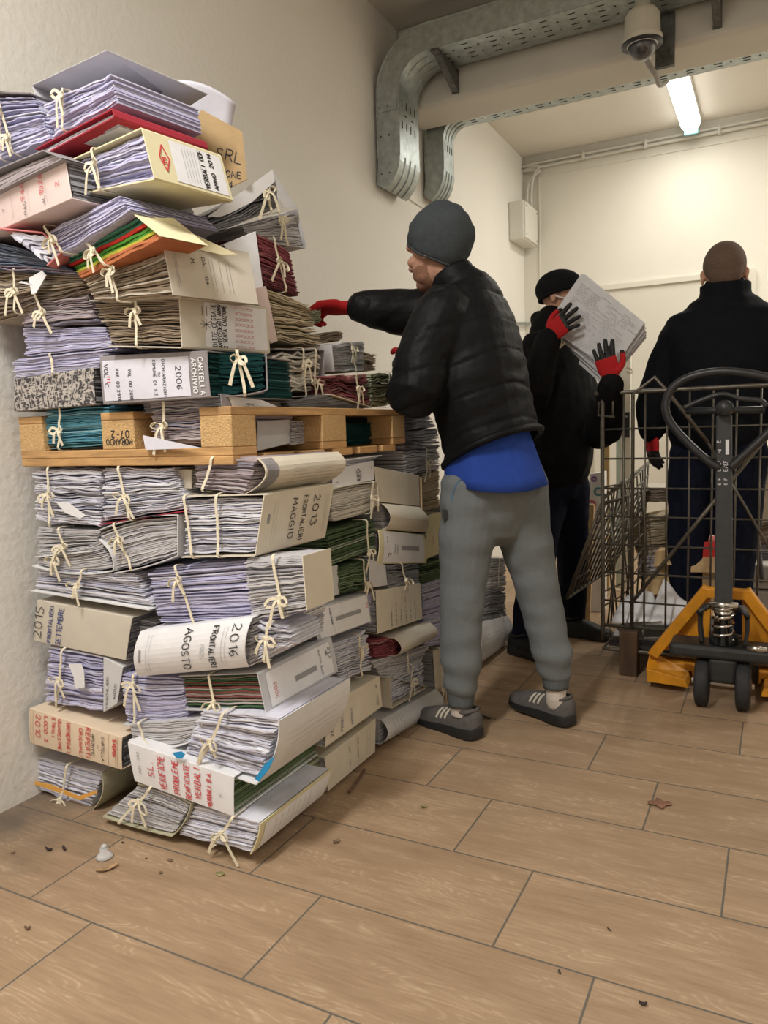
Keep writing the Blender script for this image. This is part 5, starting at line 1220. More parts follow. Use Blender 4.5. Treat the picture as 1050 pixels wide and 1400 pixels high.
tag(p2, 'man in a black cap and black coat holding papers in red and black gloves', 'person'); eyes(at, ax, p2)
m = MB()
tube(m, [J(762, 632, Y2), J(763, 580, Y2), chs, J(757, 480, Y2), J(756, 458, Y2), J(758, 440, Y2)], [(.215, .165), (.205, .165), (.215, .16), (.20, .13), (.13, .105), (.09, .09)], rt, 24)
tube(m, [rsh, rel, rwr + V((0, 0, -.02))], [.088, .078, .055]); tube(m, [lsh, lel, lwr + V((0, 0, -.02))], [.088, .078, .055])
tube(m, [J(752, 450, Y2 + .03), J(742, 440, Y2 + .06)], [(.10, .07), (.08, .05)], rt)     # hood
fuse(m, 'coat', COAT, p2, .008, 3, disp=wr(.010, 7))
m = MB()
tube(m, [J(764, 660, Y2), J(764, 625, Y2)], [(.15, .12), (.15, .12)], rt)
tube(m, [J(752, 660, 3.64), J(737, 750, 3.58), J(724, 830, 3.5), J(717, 888, 3.48)], [.105, .088, .075, .068]); tube(m, [J(778, 660, 3.72), J(782, 740, 3.80), J(783, 810, 3.88), J(784, 850, 3.90)], [.100, .082, .070, .062])
fuse(m, 'trousers', NAVY, p2, .009, 3, disp=wr(.008, 8))
beanie(p2, hc + ax[2] * .036 - ax[1] * .012, (ax[0], ax[1], ax[2]), (.092, .116, .090), (ax[2] - ax[1] * .25), mt=CAPM, cut=-.028)
t = MB(); t.rod(spline([at(.080, -.015, .0), at(.078, .03, -.02), at(.060, .075, -.03)], 4), .004); t.mk('mask_strap', SOCK, p2)
glove(p2, rwr, d1, V((.2, .9, 0)), 1, .12, .20, .3); glove(p2, lwr, d2, V((.1, .9, 0)), -1, .25, .12, .3)
DK = (mat('black_trainer', (.012, .012, .013), rough=.6), SOLE)
shoe(p2, (la2.x - .07, la2.y, 0), (la2.x + .2, la2.y - .12, 0), .29, DK, False); shoe(p2, (ra2.x - .07, ra2.y - .02, 0), (ra2.x + .22, ra2.y - .06, 0), .29, DK, False)
# papers he holds
tlp, trp, brp, blp = J(795, 373, 3.45), J(881, 441, 3.42), J(838, 505, 3.42), J(746, 444, 3.46)
nrm = (blp - tlp).cross(trp - tlp).normalized(); nrm = -nrm if nrm.y > 0 else nrm
T = thing('loose_paper_bundle', (blp + trp) / 2, 'tilted bundle of white sheets held up in front of a face', 'paper bundle')
t = MB(); rnd = random.Random(4)
for i in range(16):
    q = i / 15; dsh = (V((.10, .02, -1)) * .045 * q * (1 if i > 2 else 0)) + V((rnd.uniform(-.006, .006), 0, rnd.uniform(-.006, .006)))
    o_ = -nrm * (.004 + .0045 * i)
    qs = [p + o_ + dsh * w_ for p, w_ in ((tlp, .4), (trp, .6), (brp, 1.2), (blp, .7 + .6 * q))]
    qs[3] += V((.13 * q, 0, -.13 * q * (.7 + .3 * rnd.random()))); qs[2] += V((-.06 * q, 0, -.02 * q)); qs[0] += V((.04 * q, 0, -.02 * q)); qs[1] += V((-.01 * q, 0, -.03 * q))
    t.hexa([p - nrm * .0028 for p in qs] + qs, rnd.randrange(3))
t.mk('sheets', [CC['lgrey'], CC['grey'], PAL['G'][2]], T)
pr = MB(); ex = (trp - tlp); ey = (blp - tlp); W_ = ex.length; H_ = ey.length; ex.normalize(); ey.normalize()
fm_ = lambda p, q: tlp + ex * p + ey * (H_ - q) + nrm * .002
for i in range(26):
    x_ = .08
    while x_ < .88:
        l_ = rnd.uniform(.04, .16)
        if rnd.random() < .75: rule(pr, fm_, (W_ * x_, H_ * (.06 + .034 * i)), (W_ * (x_ + l_), H_ * (.06 + .034 * i)), .0022, n=1)
        x_ += l_ + .025
pr.mk('printed_text', CC['printgrey'], T)
t = MB(); a = blp + (brp - blp) * .25
t.ribbon(spline([a + nrm * .004, a + V((.0, 0, -.03)), a + V((-.01, 0, -.055)), a + V((.015, 0, -.03))], 4), .007, V((1, 0, 0)))
a = brp + V((.02, 0, .01)); t.ribbon(spline([a, a + V((.05, 0, -.01)), a + V((.06, 0, -.03)), a + V((.03, 0, -.025)), a], 4), .006, V((0, 0, 1))); t.mk('tie_tape', TAPE, T)

# ---------------------------------------------------------------- worker 3: cropped hair, seen from behind
fw = V((-.10, 1, 0)).normalized(); rt = fw.cross(up)
Y3 = 3.66
hc = J(990, 378, Y3); nck = J(990, 412, Y3 - .01); shd = J(990, 445, Y3); chs = J(988, 500, Y3); hip = J(984, 600, Y3)
lsh = J(928, 466, Y3); rsh = J(1051, 464, Y3); lel = J(897, 540, Y3); rel = J(1083, 540, Y3); lwr = J(891, 588, Y3 - .02); rwr = J(1085, 592, Y3)
m = MB(); at, ax = head(m, hc, fw + V((-.03, 0, -.12)), up, 1.08)
tube(m, [nck + V((0, 0, -.08)), nck, hc + V((0, 0, -.03)) - fw * .02], [.070, .064, .062], rt)
tube(m, [hip, J(986, 550, Y3), chs, shd], [(.16, .10), (.15, .10), (.18, .11), (.17, .08)], rt)
tube(m, [lsh, lel, lwr], [.05, .04, .027]); tube(m, [rsh, rel, rwr], [.05, .04, .027])
la3, ra3 = P(942, 865, z=.08) , P(1000, 872, z=.08)
la3 = V((J(938, 800, Y3).x, Y3, .08)); ra3 = V((J(1003, 800, Y3).x, Y3, .08))
tube(m, [J(950, 620, Y3), J(940, 720, Y3), la3], [.09, .06, .04]); tube(m, [J(1014, 620, Y3), J(1008, 720, Y3), ra3], [.09, .06, .04])
hand(m, lwr, V((.05, .0, -1)), V((.8, .6, 0)), 1.08, -1, .35, .06, .82, .5); hand(m, rwr, V((0, 0, -1)), V((-.8, .6, 0)), 1.08, 1, .35, .06, .82, .5)
hh = V(hc)
p3 = fuse(m, 'person', [SKIN], None, .0048, 3, base=(hip.x, hip.y, 0))
tag(p3, 'man with cropped hair and a black high-collar jacket seen from behind inside the cage', 'person'); eyes(at, ax, p3)
m = MB(); ell(m, at(0, -.014, .040), (.0868, .1090, .0998), ax, 30, 20); ell(m, at(0, -.050, .012), (.072, .058, .078), ax, 20, 14)
fuse(m, 'cropped_hair', HAIRM, p3, .004, 2)
m = MB()
tube(m, [J(982, 588, Y3), J(985, 545, Y3), J(988, 500, Y3), J(990, 455, Y3), J(990, 433, Y3), J(990, 416, Y3), J(990, 400, Y3)], [(.222, .155), (.215, .16), (.230, .165), (.262, .14), (.228, .12), (.150, .10), (.092, .09)], rt, 26)
tube(m, [J(990, 415, Y3), J(991, 398, Y3 - .005), J(991, 388, Y3 - .005)], [(.115, .098), (.104, .096), (.103, .096)], rt, 22, cap=False)
tube(m, [lsh, lel, lwr + V((0, 0, .0))], [.088, .084, .058]); tube(m, [rsh, rel, rwr], [.088, .084, .058])
fuse(m, 'jacket', COAT2, p3, .008, 3, disp=wr(.010, 6))
m = MB()
tube(m, [J(982, 625, Y3), J(982, 585, Y3)], [(.17, .13), (.17, .13)], rt)
tube(m, [J(950, 620, Y3), J(942, 710, Y3), J(939, 790, Y3), V((la3.x, Y3, .10))], [(.112, .115), .094, .080, .074], rt); tube(m, [J(1014, 620, Y3), J(1009, 710, Y3), J(1004, 790, Y3), V((ra3.x, Y3, .10))], [(.112, .115), .094, .080, .074], rt)
fuse(m, 'jeans', JEAN, p3, .009, 3, disp=wr(.009, 7))
glove(p3, lwr, V((.05, .0, -1)), V((.8, .6, 0)), -1, .35, .06, .5, 1.12, .085); glove(p3, rwr, V((0, 0, -1)), V((-.8, .6, 0)), 1, .35, .06, .5, 1.12, .085)
for q in (la3, ra3): shoe(p3, (q.x, q.y - .07, 0), (q.x - .03, q.y + .2, 0), .29, DK, False)

# ================================================================ WIRE CAGE
WIRE = mat('zinc_wire', (.14, .125, .10), rough=.42, metal=.6, var=.15, scale=30)
YC = 3.34
def cx(px, py=700, y=YC): return P(px, py, y=y)
CG = thing('wire_cage_trolley', (.0, YC + .3, 0), 'wire mesh cage on short wooden legs standing behind the pallet truck', 'cage trolley')
xl = cx(824).x; xr = xl + 1.22; zt = P(900, 534, y=YC).z; zb = P(870, 858, y=YC).z
t = MB()
t.rod(spline([(xl, YC, zb - .07), (xl, YC, .5), (xl, YC, zt - .04), (xl + .02, YC, zt - .005), (xl + .05, YC, zt), (xr - .05, YC, zt), (xr - .02, YC, zt - .005), (xr, YC, zt - .04), (xr, YC, .5), (xr, YC, zb - .07)], 4), .009, 8)
t.rod([(xl, YC, zb), (xr, YC, zb)], .008); t.rod([(xl, YC, zb - .05), (xr, YC, zb - .05)], .006)
xm = cx(865).x
t.rod([(xm, YC - .006, zb), (xm, YC - .006, zt - .01), (xm + .04, YC - .006, zt + .02), P(895, 516, y=YC), P(910, 532, y=YC), P(968, 605, y=YC)], .008)
t.rod([P(1046, 600, y=YC - .01), P(862, 826, y=YC - .01)], .008); t.rod([P(968, 605, y=YC - .01), P(1075, 790, y=YC - .01)], .006)
t.mk('cage_frame', WIRE, CG, True)
t = MB(); x = xl
while x < xr - .04: x += .087; t.rod([(x, YC + .003, zb - .0), (x, YC + .003, zt)], .0042, 6)
for z in [P(870, q, y=YC).z for q in (586, 627, 668, 707, 746, 785, 824)]: t.rod([(xl, YC + .008, z), (xr, YC + .008, z)], .0042, 6)
x = xl + .03
while x < xr: t.rod([(x, YC, zb - .05), (x, YC, zb)], .004, 6); x += .14
t.mk('mesh_panel', WIRE, CG, True)
t = MB(); t.rod([P(828, 548, y=YC), P(819, 550, y=YC), P(818, 568, y=YC), P(840, 570, y=YC)], .005, 6); t.rod([P(828, 548, y=YC), P(838, 548, y=YC), P(838, 568, y=YC)], .005, 6); t.mk('latch', WIRE, CG, True)
# side panel folded half down, seen edge-on on the left
t = MB(); y1 = YC + .62
for i in range(9):
    z = zb + .06 + i * .066
    t.rod(spline([(xl + .0, YC + .02, z + .02), (xl + .05 + .02 * math.sin(i), YC + .3, z + .03), (xl + .10, y1, z + .10)], 4), .0042, 6)
for i in range(15):
    y = YC + .03 + i * .042; dx = .10 * (i / 14)
    t.rod([(xl + dx, y, zb - .02), (xl + dx + .035 * math.sin(i * 1.3), y, zb + .28), (xl + dx, y, zb + .58 + .10 * i / 14)], .0042, 6)
t.rod([(xl, YC + .02, zb + .56), (xl + .10, y1, zb + .68)], .008)
t.mk('side_panel', WIRE, CG, True)
# drop gate hanging outwards
t = MB(); g0 = [P(822, 690, y=YC + .05), P(775, 818, y=YC + .06)]; g1 = [P(822, 690, y=YC + .6), P(790, 800, y=YC + .6)]
a, b_ = g0; c_, d__ = V((a.x + .12, YC + .62, a.z + .02)), V((b_.x + .10, YC + .60, b_.z + .05))
t.rod([a, b_, d__, c_, a], .008)
for i in range(1, 12): q = i / 12; t.rod([a.lerp(c_, q), b_.lerp(d__, q)], .0042, 6)
for i in range(1, 5): q = i / 5; t.rod([a.lerp(b_, q), c_.lerp(d__, q)], .0042, 6)
t.mk('drop_gate', WIRE, CG, True)
# base frame and legs
t = MB(); 
for y in (YC + .01, YC + .62): t.rod([(xl, y, zb - .11), (xr, y, zb - .11)], .008)
for i in range(9): x = xl + (xr - xl) * i / 8; t.rod([(x, YC + .01, zb - .11), (x, YC + .62, zb - .11)], .005)
t.mk('base_frame', WIRE, CG)
t = MB(); t.box((xl + .02, YC + .03, zb - .10), (xr - .02, YC + .60, zb - .075)); t.mk('base_board', mat('dark_board', (.03, .03, .03), rough=.6), CG)
for (x, y) in ((xl + .075, YC - .03), (xr - .10, YC - .03), (xl + .075, YC + .52), (xr - .10, YC + .52)):
    t = MB(); t.box((x, y, 0), (x + .075, y + .09, zb - .015 if y < YC else zb - .11)); bev(t.mk('wooden_leg', WOODD, CG), .003)

# ---- what is in and around the cage
def YP(y): return (0, y, 0)
def CB_(label, y, quad, d=.3, **k): k.setdefault('group', 'papers in and behind the cage'); return B(label, YP(y), quad, d, k.pop('pages', 'B'), **k)
zc = zb - .075
CB_('dark brown bundle with a white top sheet, topmost behind the wires', 3.95, [(872,668),(912,668),(914,686),(876,688)], wob=2, cover='T', cc='beige')
CB_('thick tan bundle behind the wires left of the jeans', 3.92, [(860,712),(914,702),(914,742),(862,748)], pages='K', wob=2, jit=.012)
CB_('brown folded papers below the thick tan bundle', 3.94, [(866,746),(914,742),(914,760),(872,764)], pages='B', wob=2.4)
CB_('grey and white papers near the cage floor left of the jeans', 3.9, [(870,764),(896,760),(898,790),(872,792)], pages='G', wob=2.4)
CB_('upright paper bundles showing between the two jeans legs', 4.15, [(956,650),(975,640),(978,700),(958,720)], pages='G', wob=2)
for i, (q, pg, lb, kd) in enumerate([([(1030,612),(1062,606),(1062,660),(1030,664)], 'C', 'cream bundles at the right edge beyond the jeans, upper one', 'pages'), ([(1032,664),(1062,660),(1062,712),(1032,716)], 'C', 'cream box file at the right edge beyond the jeans', 'spine'),
        ([(1030,716),(1062,712),(1062,742),(1030,746)], 'B', 'brown bundle at the right edge beyond the jeans', 'pages'), ([(1024,742),(1062,742),(1062,765),(1026,765)], 'D', 'dark bundle at the right edge above the grey tray', 'pages')]):
    CB_(lb, 4.25, q, pages=pg, kind=kd, cc='cream', wob=2)
GT = mat('grey_plastic', (.34, .34, .35), rough=.5)
t = MB(); a = P(1028, 765, y=4.1); b_ = P(1075, 905, y=4.1)
T = thing('grey_tray', ((a.x + .2), 4.3, 0), 'pale grey stacked trays with a dark rim at the right edge beyond the cage', 'tray')
for z0, z1 in ((0.0, .12), (.13, .25), (.26, .38)):
    t.box((a.x, 4.1, z0), (a.x + .5, 4.6, z1))
bev(t.mk('tray_body', mat('pale_box', (.58, .56, .54), rough=.6), T), .01)
t = MB(); t.rod([P(1036, 740, y=4.08), P(1042, 795, y=4.08), P(1062, 792, y=4.08)], .012); t.mk('rim', mat('dark_rim', (.08, .08, .085), rough=.5), T)
# crumpled white sheets on the cage floor
def sheetheap(pts, z0, lab, m, th=.004, base=None, nm='crumpled_sheet'):
    t = MB(); n_ = 8; vs = []
    A, B_, C_, D_ = [V(p) for p in pts]
    for j in range(n_ + 1):
        for i in range(n_ + 1):
            u, v = i / n_, j / n_; p = A.lerp(B_, u).lerp(D_.lerp(C_, u), v)
            vs.append(p + V((0, 0, .02 * math.sin(u * 5 + z0 * 9) * math.sin(v * 4) + .012 * noise.noise(p * 12))))
    fs = [(j * (n_ + 1) + i, j * (n_ + 1) + i + 1, (j + 1) * (n_ + 1) + i + 1, (j + 1) * (n_ + 1) + i) for j in range(n_) for i in range(n_)]
    t.add(vs, fs); o = t.mk(nm, m, base=vs[0], smooth=True); s_ = o.modifiers.new('s', 'SOLIDIFY'); s_.thickness = th; s_.offset = 1
    tag(o, lab, 'paper sheet', 'crumpled sheets on the cage floor'); return o
sheetheap([P(836,852,y=3.40), P(905,850,y=3.40), P(893,812,y=3.55), P(858,812,y=3.55)], .1, 'white sheet folded over at the left of the cage floor', CC['sheet'])
sheetheap([P(878,854,y=3.42), P(962,858,y=3.42), P(950,828,y=3.48), P(908,796,y=3.52)], .5, 'large white sheet leaning up in the middle of the cage floor', CC['sheet'])
sheetheap([P(838,872,y=3.40), P(925,874,y=3.40), P(925,862,y=3.8), P(845,862,y=3.8)], .9, 'flat white sheets under the wires at the cage base', CC['sheet'])
# cardboard boxes
def cbox(y, quad, d, lab, m=CB, red=False):
    q = [P(a, b, y=y) for a, b in quad]; T = thing('cardboard_box', ((q[0].x + q[1].x) / 2, y, min(q[2].z, q[3].z)), lab, 'cardboard box', 'cardboard boxes in the cage')
    t = MB(); dv = V((0, d, 0)); t.hexa([q[3], q[2], q[2] + dv, q[3] + dv, q[0], q[1], q[1] + dv, q[0] + dv]); bev(t.mk('box_body', m, T), .003)
    t = MB(); t.hexa([q[0], q[1], q[1] + V((.02, -.05, -.06)), q[0] + V((-.0, -.05, -.06)), q[0] + V((0, 0, .003)), q[1] + V((0, 0, .003)), q[1] + V((.02, -.052, -.057)), q[0] + V((0, -.052, -.057))]); t.mk('flap', m, T)
    if red: t = MB(); t.hexa([q[0] + V((0, -.002, -.005)), q[1] + V((0, -.002, -.005)), q[1] + dv, q[0] + dv, q[0] + V((0, -.002, .07)), q[1] + V((0, -.002, .07)), q[1] + dv + V((0, 0, .07)), q[0] + dv + V((0, 0, .07))]); t.mk('red_insert', mat('bright_red', (.55, .02, .02), rough=.5), T)
cbox(3.62, [(880,795),(914,790),(918,835),(886,838)], .2, 'brown cardboard box with open flap left of the jeans', CB)
cbox(3.66, [(896,755),(916,752),(918,800),(900,800)], .15, 'narrow brown cardboard box behind the open one', CB)
cbox(3.62, [(946,762),(978,762),(976,835),(944,832)], .18, 'brown cardboard box with a bright red edge between the jeans legs', CB, True)
# patterned packet and board left of the cage
T = thing('patterned_packet', P(812, 700, y=4.4), 'tall white packet printed with coloured rings behind the cage', 'packet')
q = [P(a, b, y=4.4) for a, b in ((806, 648), (824, 645), (824, 705), (806, 708))]
t = MB(); dv = V((0, .12, 0)); t.hexa([V((q[3].x, q[3].y, 0)), V((q[2].x, q[2].y, 0)), V((q[2].x, q[2].y + .12, 0)), V((q[3].x, q[3].y + .12, 0)), q[0], q[1], q[1] + dv, q[0] + dv]); bev(t.mk('packet_body', CC['white'], T), .004)
for (a, b_, r, mt) in ((818, 672, .022, mat('ring_teal', (.05, .25, .30))), (809, 690, .02, mat('ring_red', (.6, .03, .06))), (820, 700, .014, BLK), (812, 655, .012, mat('ring_purple', (.25, .08, .35)))):
    c = P(a, b_, y=4.398); t = MB(); t.rod([c + V((r * math.cos(s_ * .5), 0, r * math.sin(s_ * .5))) for s_ in range(13)], .005, 6, closed=False); t.mk('printed_ring', mt, T)
t = MB(); q = [P(a, b_, y=4.2) for a, b_ in ((797, 690), (812, 690), (806, 790), (788, 790))]; q[2].z = q[3].z = 0
t.hexa([q[3], q[2], q[2] + V((0, .02, 0)), q[3] + V((0, .02, 0)), q[0], q[1], q[1] + V((0, .02, 0)), q[0] + V((0, .02, 0))])
o = t.mk('leaning_board', CB, base=q[3]); tag(o, 'brown board leaning behind the second worker\'s leg', 'board')

# ================================================================ PALLET TRUCK
YEL = mat('truck_yellow', (.72, .30, .015), rough=.42, var=.08, scale=20, spec=.5)
YD_ = mat('truck_dark', (.022, .024, .026), rough=.45, var=.1)
RUB = mat('rubber', (.025, .025, .027), rough=.75, var=.2, scale=50)
CHR = mat('chrome', (.6, .58, .54), rough=.2, metal=1, var=.05)
xc = -.165; YT = 3.06
PTK = thing('pallet_truck', (xc, YT + .2, 0), 'yellow hand pallet truck with a black loop handle in front of the wire cage', 'pallet truck')
for s_ in (-1, 1):
    wx = xc + s_ * .072
    t = MB(); t.lathe((wx - .026, YT + .02, .092), [(.070, 0), (.088, .004), (.092, .012), (.092, .040), (.088, .048), (.070, .052)], 32, 0, V((1, 0, 0)), V((0, 1, 0))); w0_ = t.mk('steering_wheel', RUB, PTK, True)
    t = MB(); t.lathe((wx - .030, YT + .02, .092), [(.02, 0), (.045, .006), (.045, .054), (.02, .060)], 24, 0, V((1, 0, 0)), V((0, 1, 0))); t.mk('hub', YD_, w0_)
t = MB(); t.rod([(xc - .11, YT + .02, .092), (xc + .11, YT + .02, .092)], .012); t.mk('axle', CHR, PTK)
t = MB(); t.box((xc - .19, YT - .03, .195), (xc + .19, YT + .12, .245)); t.box((xc - .05, YT - .02, .10), (xc + .05, YT + .08, .20)); bev(t.mk('steering_plate', YD_, PTK), .015, 3)
# pump body
t = MB(); t.lathe((xc, YT + .04, .24), [(.050, 0), (.050, .04), (.036, .05), (.036, .09)], 24); t.mk('pump_body', YD_, PTK, True)
t = MB()
for sx in (-1, 1):
    pts = [(xc + sx * .075, YT + .03, .25), (xc + sx * .082, YT + .03, .31), (xc + sx * .078, YT + .02, .37), (xc + sx * .06, YT + .0, .385)]
    t.ribbon(spline([V(p) for p in pts], 4), .07, V((0, 1, 0)), .014)
t.mk('pump_yoke', YD_, PTK, True)
t = MB(); co = [(xc + .036 * math.cos(a * .5), YT + .0 + .036 * math.sin(a * .5), .27 + .0055 * a * .25 * 1.9) for a in range(52)]
t.rod(co, .0055, 8); t.mk('spring', CHR, PTK, True)
t = MB(); t.lathe((xc, YT, .25), [(.020, 0), (.020, .12), (.034, .121), (.034, .133), (.012, .134), (.012, .16)], 20); t.rod([(xc - .05, YT - .01, .405), (xc + .05, YT - .01, .405)], .013, 12); t.rod([(xc + .08, YT - .02, .252), (xc + .15, YT - .02, .250)], .011, 12); t.mk('piston', CHR, PTK, True)
# A-shaped yellow frame
def plate(mb, p, q, r_, s_, nv): mb.hexa([p, q, q + nv, p + nv, s_, r_, r_ + nv, s_ + nv])
t = MB(); ty = YT + .12
ap = .43; bz = .075
for sx in (-1, 1):
    top0 = V((xc + sx * .055, ty, ap)); 
    a0 = V((xc + sx * .055, ty, ap)); a1 = V((xc + sx * .265, ty + .04, bz + .05)); wv = V((sx * .030, 0, .012))
    t.hexa([a1 - wv * .3, a1 + wv, a1 + wv + V((0, .06, 0)), a1 - wv * .3 + V((0, .06, 0)), a0 - wv * .3, a0 + wv, a0 + wv + V((0, .06, 0)), a0 - wv * .3 + V((0, .06, 0))])
    # side gusset
    t.hexa([V((xc + sx * .06, ty + .05, .17)), a1 + V((0, .05, .02)), a1 + V((0, .056, .02)), V((xc + sx * .06, ty + .056, .17)), V((xc + sx * .055, ty + .05, ap)), a0 + V((sx * .01, .05, 0)), a0 + V((sx * .01, .056, 0)), V((xc + sx * .055, ty + .056, ap))])
    # foot of the frame
    t.hexa([V((xc + sx * .29, ty + .0, .03)), V((xc + sx * .13, ty - .02, .03)), V((xc + sx * .13, ty + .10, .03)), V((xc + sx * .29, ty + .12, .03)), V((xc + sx * .295, ty, .085)), V((xc + sx * .14, ty - .02, .062)), V((xc + sx * .14, ty + .10, .062)), V((xc + sx * .295, ty + .12, .13))])
t.box((xc - .07, ty, ap - .03), (xc + .07, ty + .06, ap + .005))
bev(t.mk('a_frame', YEL, PTK), .006, 2)
for sx in (-1, 1):
    t = MB(); fx0, fx1 = sorted((xc + sx * .12, xc + sx * .285)); t.box((fx0, ty + .12, .055), (fx1, ty + 1.15, .085))
    t.box((fx0, ty + .12, .035), (fx0 + .01, ty + 1.15, .06)); t.box((fx1 - .01, ty + .12, .035), (fx1, ty + 1.15, .06)); bev(t.mk('fork', YEL, PTK), .004)
    t = MB(); t.lathe(((fx0 + fx1) / 2 - .04, ty + 1.0, .037), [(.02, 0), (.037, .003), (.037, .077), (.02, .08)], 20, 0, V((1, 0, 0)), V((0, 1, 0))); t.mk('load_roller', RUB, PTK)
# handle
HT = thing  # (no new thing: the handle belongs to the truck)
h0 = V((xc, YT - .005, .40)); h1 = P(990, 568, y=YT + .0)
t = MB(); hw = .031
t.hexa([h0 + V((-hw, -.012, 0)), h0 + V((hw, -.012, 0)), h0 + V((hw, .018, 0)), h0 + V((-hw, .018, 0)), h1 + V((-hw * .85, -.012, 0)), h1 + V((hw * .85, -.012, 0)), h1 + V((hw * .85, .018, 0)), h1 + V((-hw * .85, .018, 0))])
sh_ = bev(t.mk('handle_shaft', mat('shaft_dark', (.035, .038, .042), rough=.5), PTK), .005)
t = MB(); ln = (h1 - h0); fr = h0 + V((-hw, -.0135, 0))
fmx = lambda p, q: V((h0.x + (h1.x - h0.x) * (q / ln.z) - hw * .9 + p, YT - .0185, h0.z + q))
zz0 = P(985, 662, y=YT).z - h0.z
for (s__, x_, z_, sz) in (('E F', .018, .0, .010), ('E F', .040, .0, .010), ('E/E-', .018, .05, .012), ('E/EF', .040, .05, .012), ('-B', .018, .115, .010), ('E', .018, .155, .012)):
    strokes(t, fmx, s__, (x_, zz0 + z_), sz, 90, .0018, wob=.4)
t.mk('printed_text', INKW, sh_)
t = MB(); vs = [fmx(.034, zz0 + .11), fmx(.046, zz0 + .11), fmx(.046, zz0 + .165), fmx(.034, zz0 + .165)]; t.add(vs, [(0, 1, 2, 3)]); t.mk('white_label', CC['white'], sh_)
cz_ = P(990, 560, y=YT)
lp = [(984, 640), (965, 628), (935, 600), (915, 575), (910, 552), (920, 530), (945, 515), (985, 508), (1030, 512), (1062, 522), (1078, 545), (1072, 568), (1050, 592), (1018, 622), (998, 640)]
lp = [P(a, b_, y=YT - .01) for a, b_ in lp]
t = MB(); t.rod(spline(lp, 5), .016, 12); t.mk('handle_loop', BLK, PTK, True)
t = MB(); t.rod(spline([P(a, b_, y=YT - .02) for a, b_ in ((935, 558), (945, 553), (965, 545), (988, 539), (1012, 545), (1040, 548), (1048, 556))], 4), [.009] * 25, 10)
t.mk('release_lever', BLK, PTK, True)
t = MB(); t.rod([P(938, 562, y=YT - .01), P(1046, 560, y=YT - .01)], .013, 12); c = P(991, 558, y=YT - .03); t.lathe(c, [(.002, -.036), (.024, -.030), (.030, -.015), (.030, .012), (.002, .02)], 24, 0, V((0, 1, 0)), V((1, 0, 0))); t.mk('handle_head', YD_, PTK, True)

# ================================================================ LITTER ON THE FLOOR
def leaf(px, py, ln, wd, ang, col, lab, curlz=.008, nm='dry_leaf', lobes=0):
    c = P(px, py, z=.0); t = MB(); vs = []; n_ = 10; a = math.radians(ang); e = V((math.cos(a), math.sin(a), 0)); g = V((-e.y, e.x, 0))
    for i in range(n_ + 1):
        u = i / n_; w_ = wd * math.sin(math.pi * min(max(u, .03), .97)) ** .7 * (1 + (.45 * math.cos(lobes * u * math.pi * 2) if lobes else 0))
        for j in (-1, 0, 1): vs.append(c + e * (u - .5) * ln + g * j * w_ / 2 + V((0, 0, .0025 + curlz * (abs(j) + (2 * u - 1) ** 2) * .6)))
    fs = []
    for i in range(n_):
        for j in range(2): fs.append((i * 3 + j, i * 3 + j + 1, i * 3 + j + 4, i * 3 + j + 3))
    t.add(vs, fs); o = t.mk(nm, mat('leaf_' + col[0], col[1], rough=.8, var=.2, scale=80), base=c, smooth=True); s_ = o.modifiers.new('s', 'SOLIDIFY'); s_.thickness = .0012; s_.offset = 1
    tag(o, lab, 'leaf' if nm == 'dry_leaf' else 'twig', 'litter on the floor'); return o
br = ('brown', (.21, .135, .08)); dk = ('dark', (.05, .035, .03)); tn = ('tan', (.42, .27, .14)); ol = ('olive', (.30, .27, .12)); rd = ('russet', (.26, .13, .08))
leaf(902, 1100, .065, .045, 20, rd, 'broad dry brown leaf lying on the tile joint at right', .004, lobes=2)
leaf(147, 1190, .055, .016, 60, tn, 'curled tan leaf beside the clear plastic lid'); leaf(67, 1164, .022, .007, 10, dk, 'dark curled leaf bit near the wall, left of two')
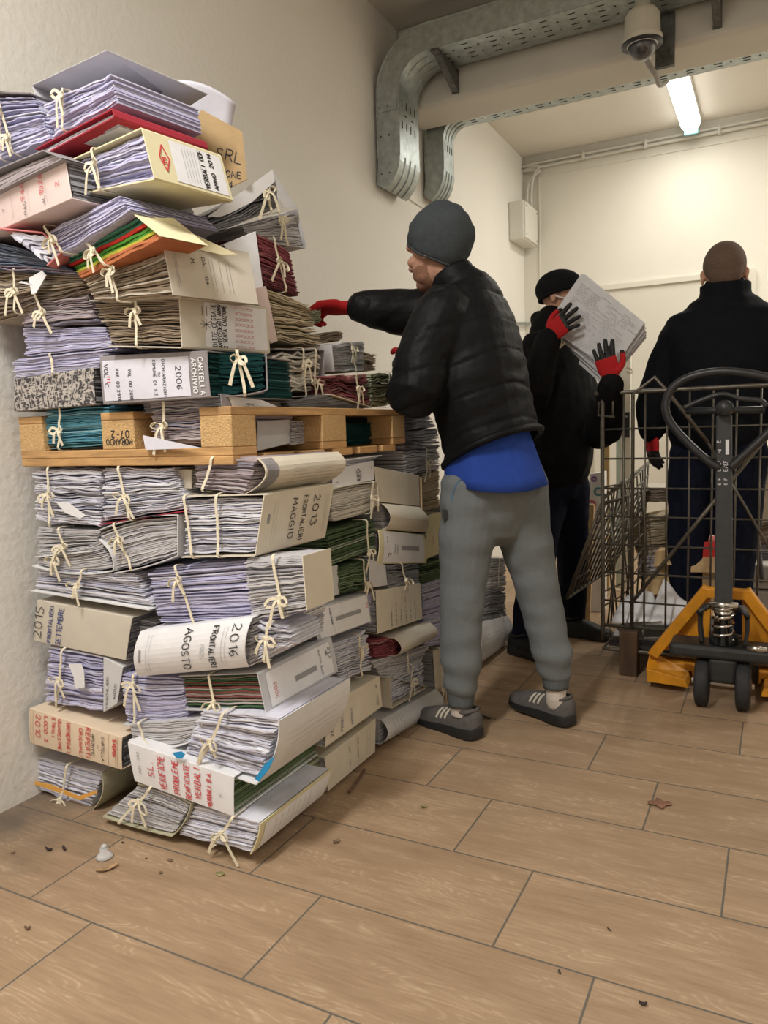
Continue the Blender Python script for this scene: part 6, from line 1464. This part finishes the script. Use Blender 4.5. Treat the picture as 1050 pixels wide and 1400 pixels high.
leaf(88, 1163, .018, .007, -20, dk, 'black curled leaf bit near the wall, right of two'); leaf(460, 1153, .020, .010, 70, br, 'small brown leaf on the open floor below the pile corner')
leaf(580, 1105, .018, .008, 50, ol, 'small yellow-green leaf on the floor in front of the left shoe'); leaf(301, 1196, .024, .018, 10, ol, 'olive leaf on the floor in front of the tape ends', .002)
leaf(665, 983, .045, .012, -20, dk, 'black leaf scrap between the two grey shoes'); leaf(233, 1177, .018, .010, 0, br, 'flat brown leaf below the big tape bow', .001)
leaf(220, 1194, .010, .008, 0, br, 'small round brown leaf right of the tan leaf', .001); leaf(38, 1272, .012, .006, 30, br, 'tiny brown leaf at the left edge of the floor'); leaf(879, 1376, .014, .006, 10, dk, 'tiny dark leaf at the bottom right of the floor')
leaf(168, 1153, .008, .006, 0, dk, 'tiny dark crumb above the clear plastic lid', .001); leaf(200, 1175, .006, .005, 0, dk, 'tiny dark crumb right of the clear plastic lid', .001); leaf(18, 1167, .010, .006, 60, br, 'small brown leaf bit at the far left by the grime', .002)
leaf(833, 1272, .012, .003, -40, dk, 'thin dark splinter on the tiles at right', .001); leaf(765, 1330, .012, .004, -60, dk, 'dark splinter near the lower tile joint', .001); leaf(676, 984, .012, .006, 0, br, 'brown leaf tip beside the black scrap', .001)
t = MB(); a, b_ = P(477, 1083, z=.006), P(498, 1052, z=.006); t.rod(spline([a, (a + b_) / 2 + V((.004, 0, .002)), b_], 4), .0045, 7); o = t.mk('twig', mat('twig_bark', (.14, .08, .05), rough=.9), base=a, smooth=True); tag(o, 'short brown twig beside the floor folder, right of the corner', 'twig')
c = P(143, 1172, z=.0); T = thing('plastic_lid', c, 'small clear crumpled plastic lid on the floor in front of the pile', 'plastic lid')
PLA = mat('clear_plastic', (.95, .95, .95), rough=.12, var=0, trans=.6)
t = MB(); t.lathe(c + V((0, 0, .001)), [(.022, 0), (.024, .002), (.018, .008), (.012, .014), (.010, .026), (.003, .030)], 20); t.mk('lid_body', PLA, T, True)
t = MB(); t.lathe(c + V((0, 0, .028)), [(.008, 0), (.009, .004), (.004, .008)], 12); t.mk('lid_knob', PLA, T, True)
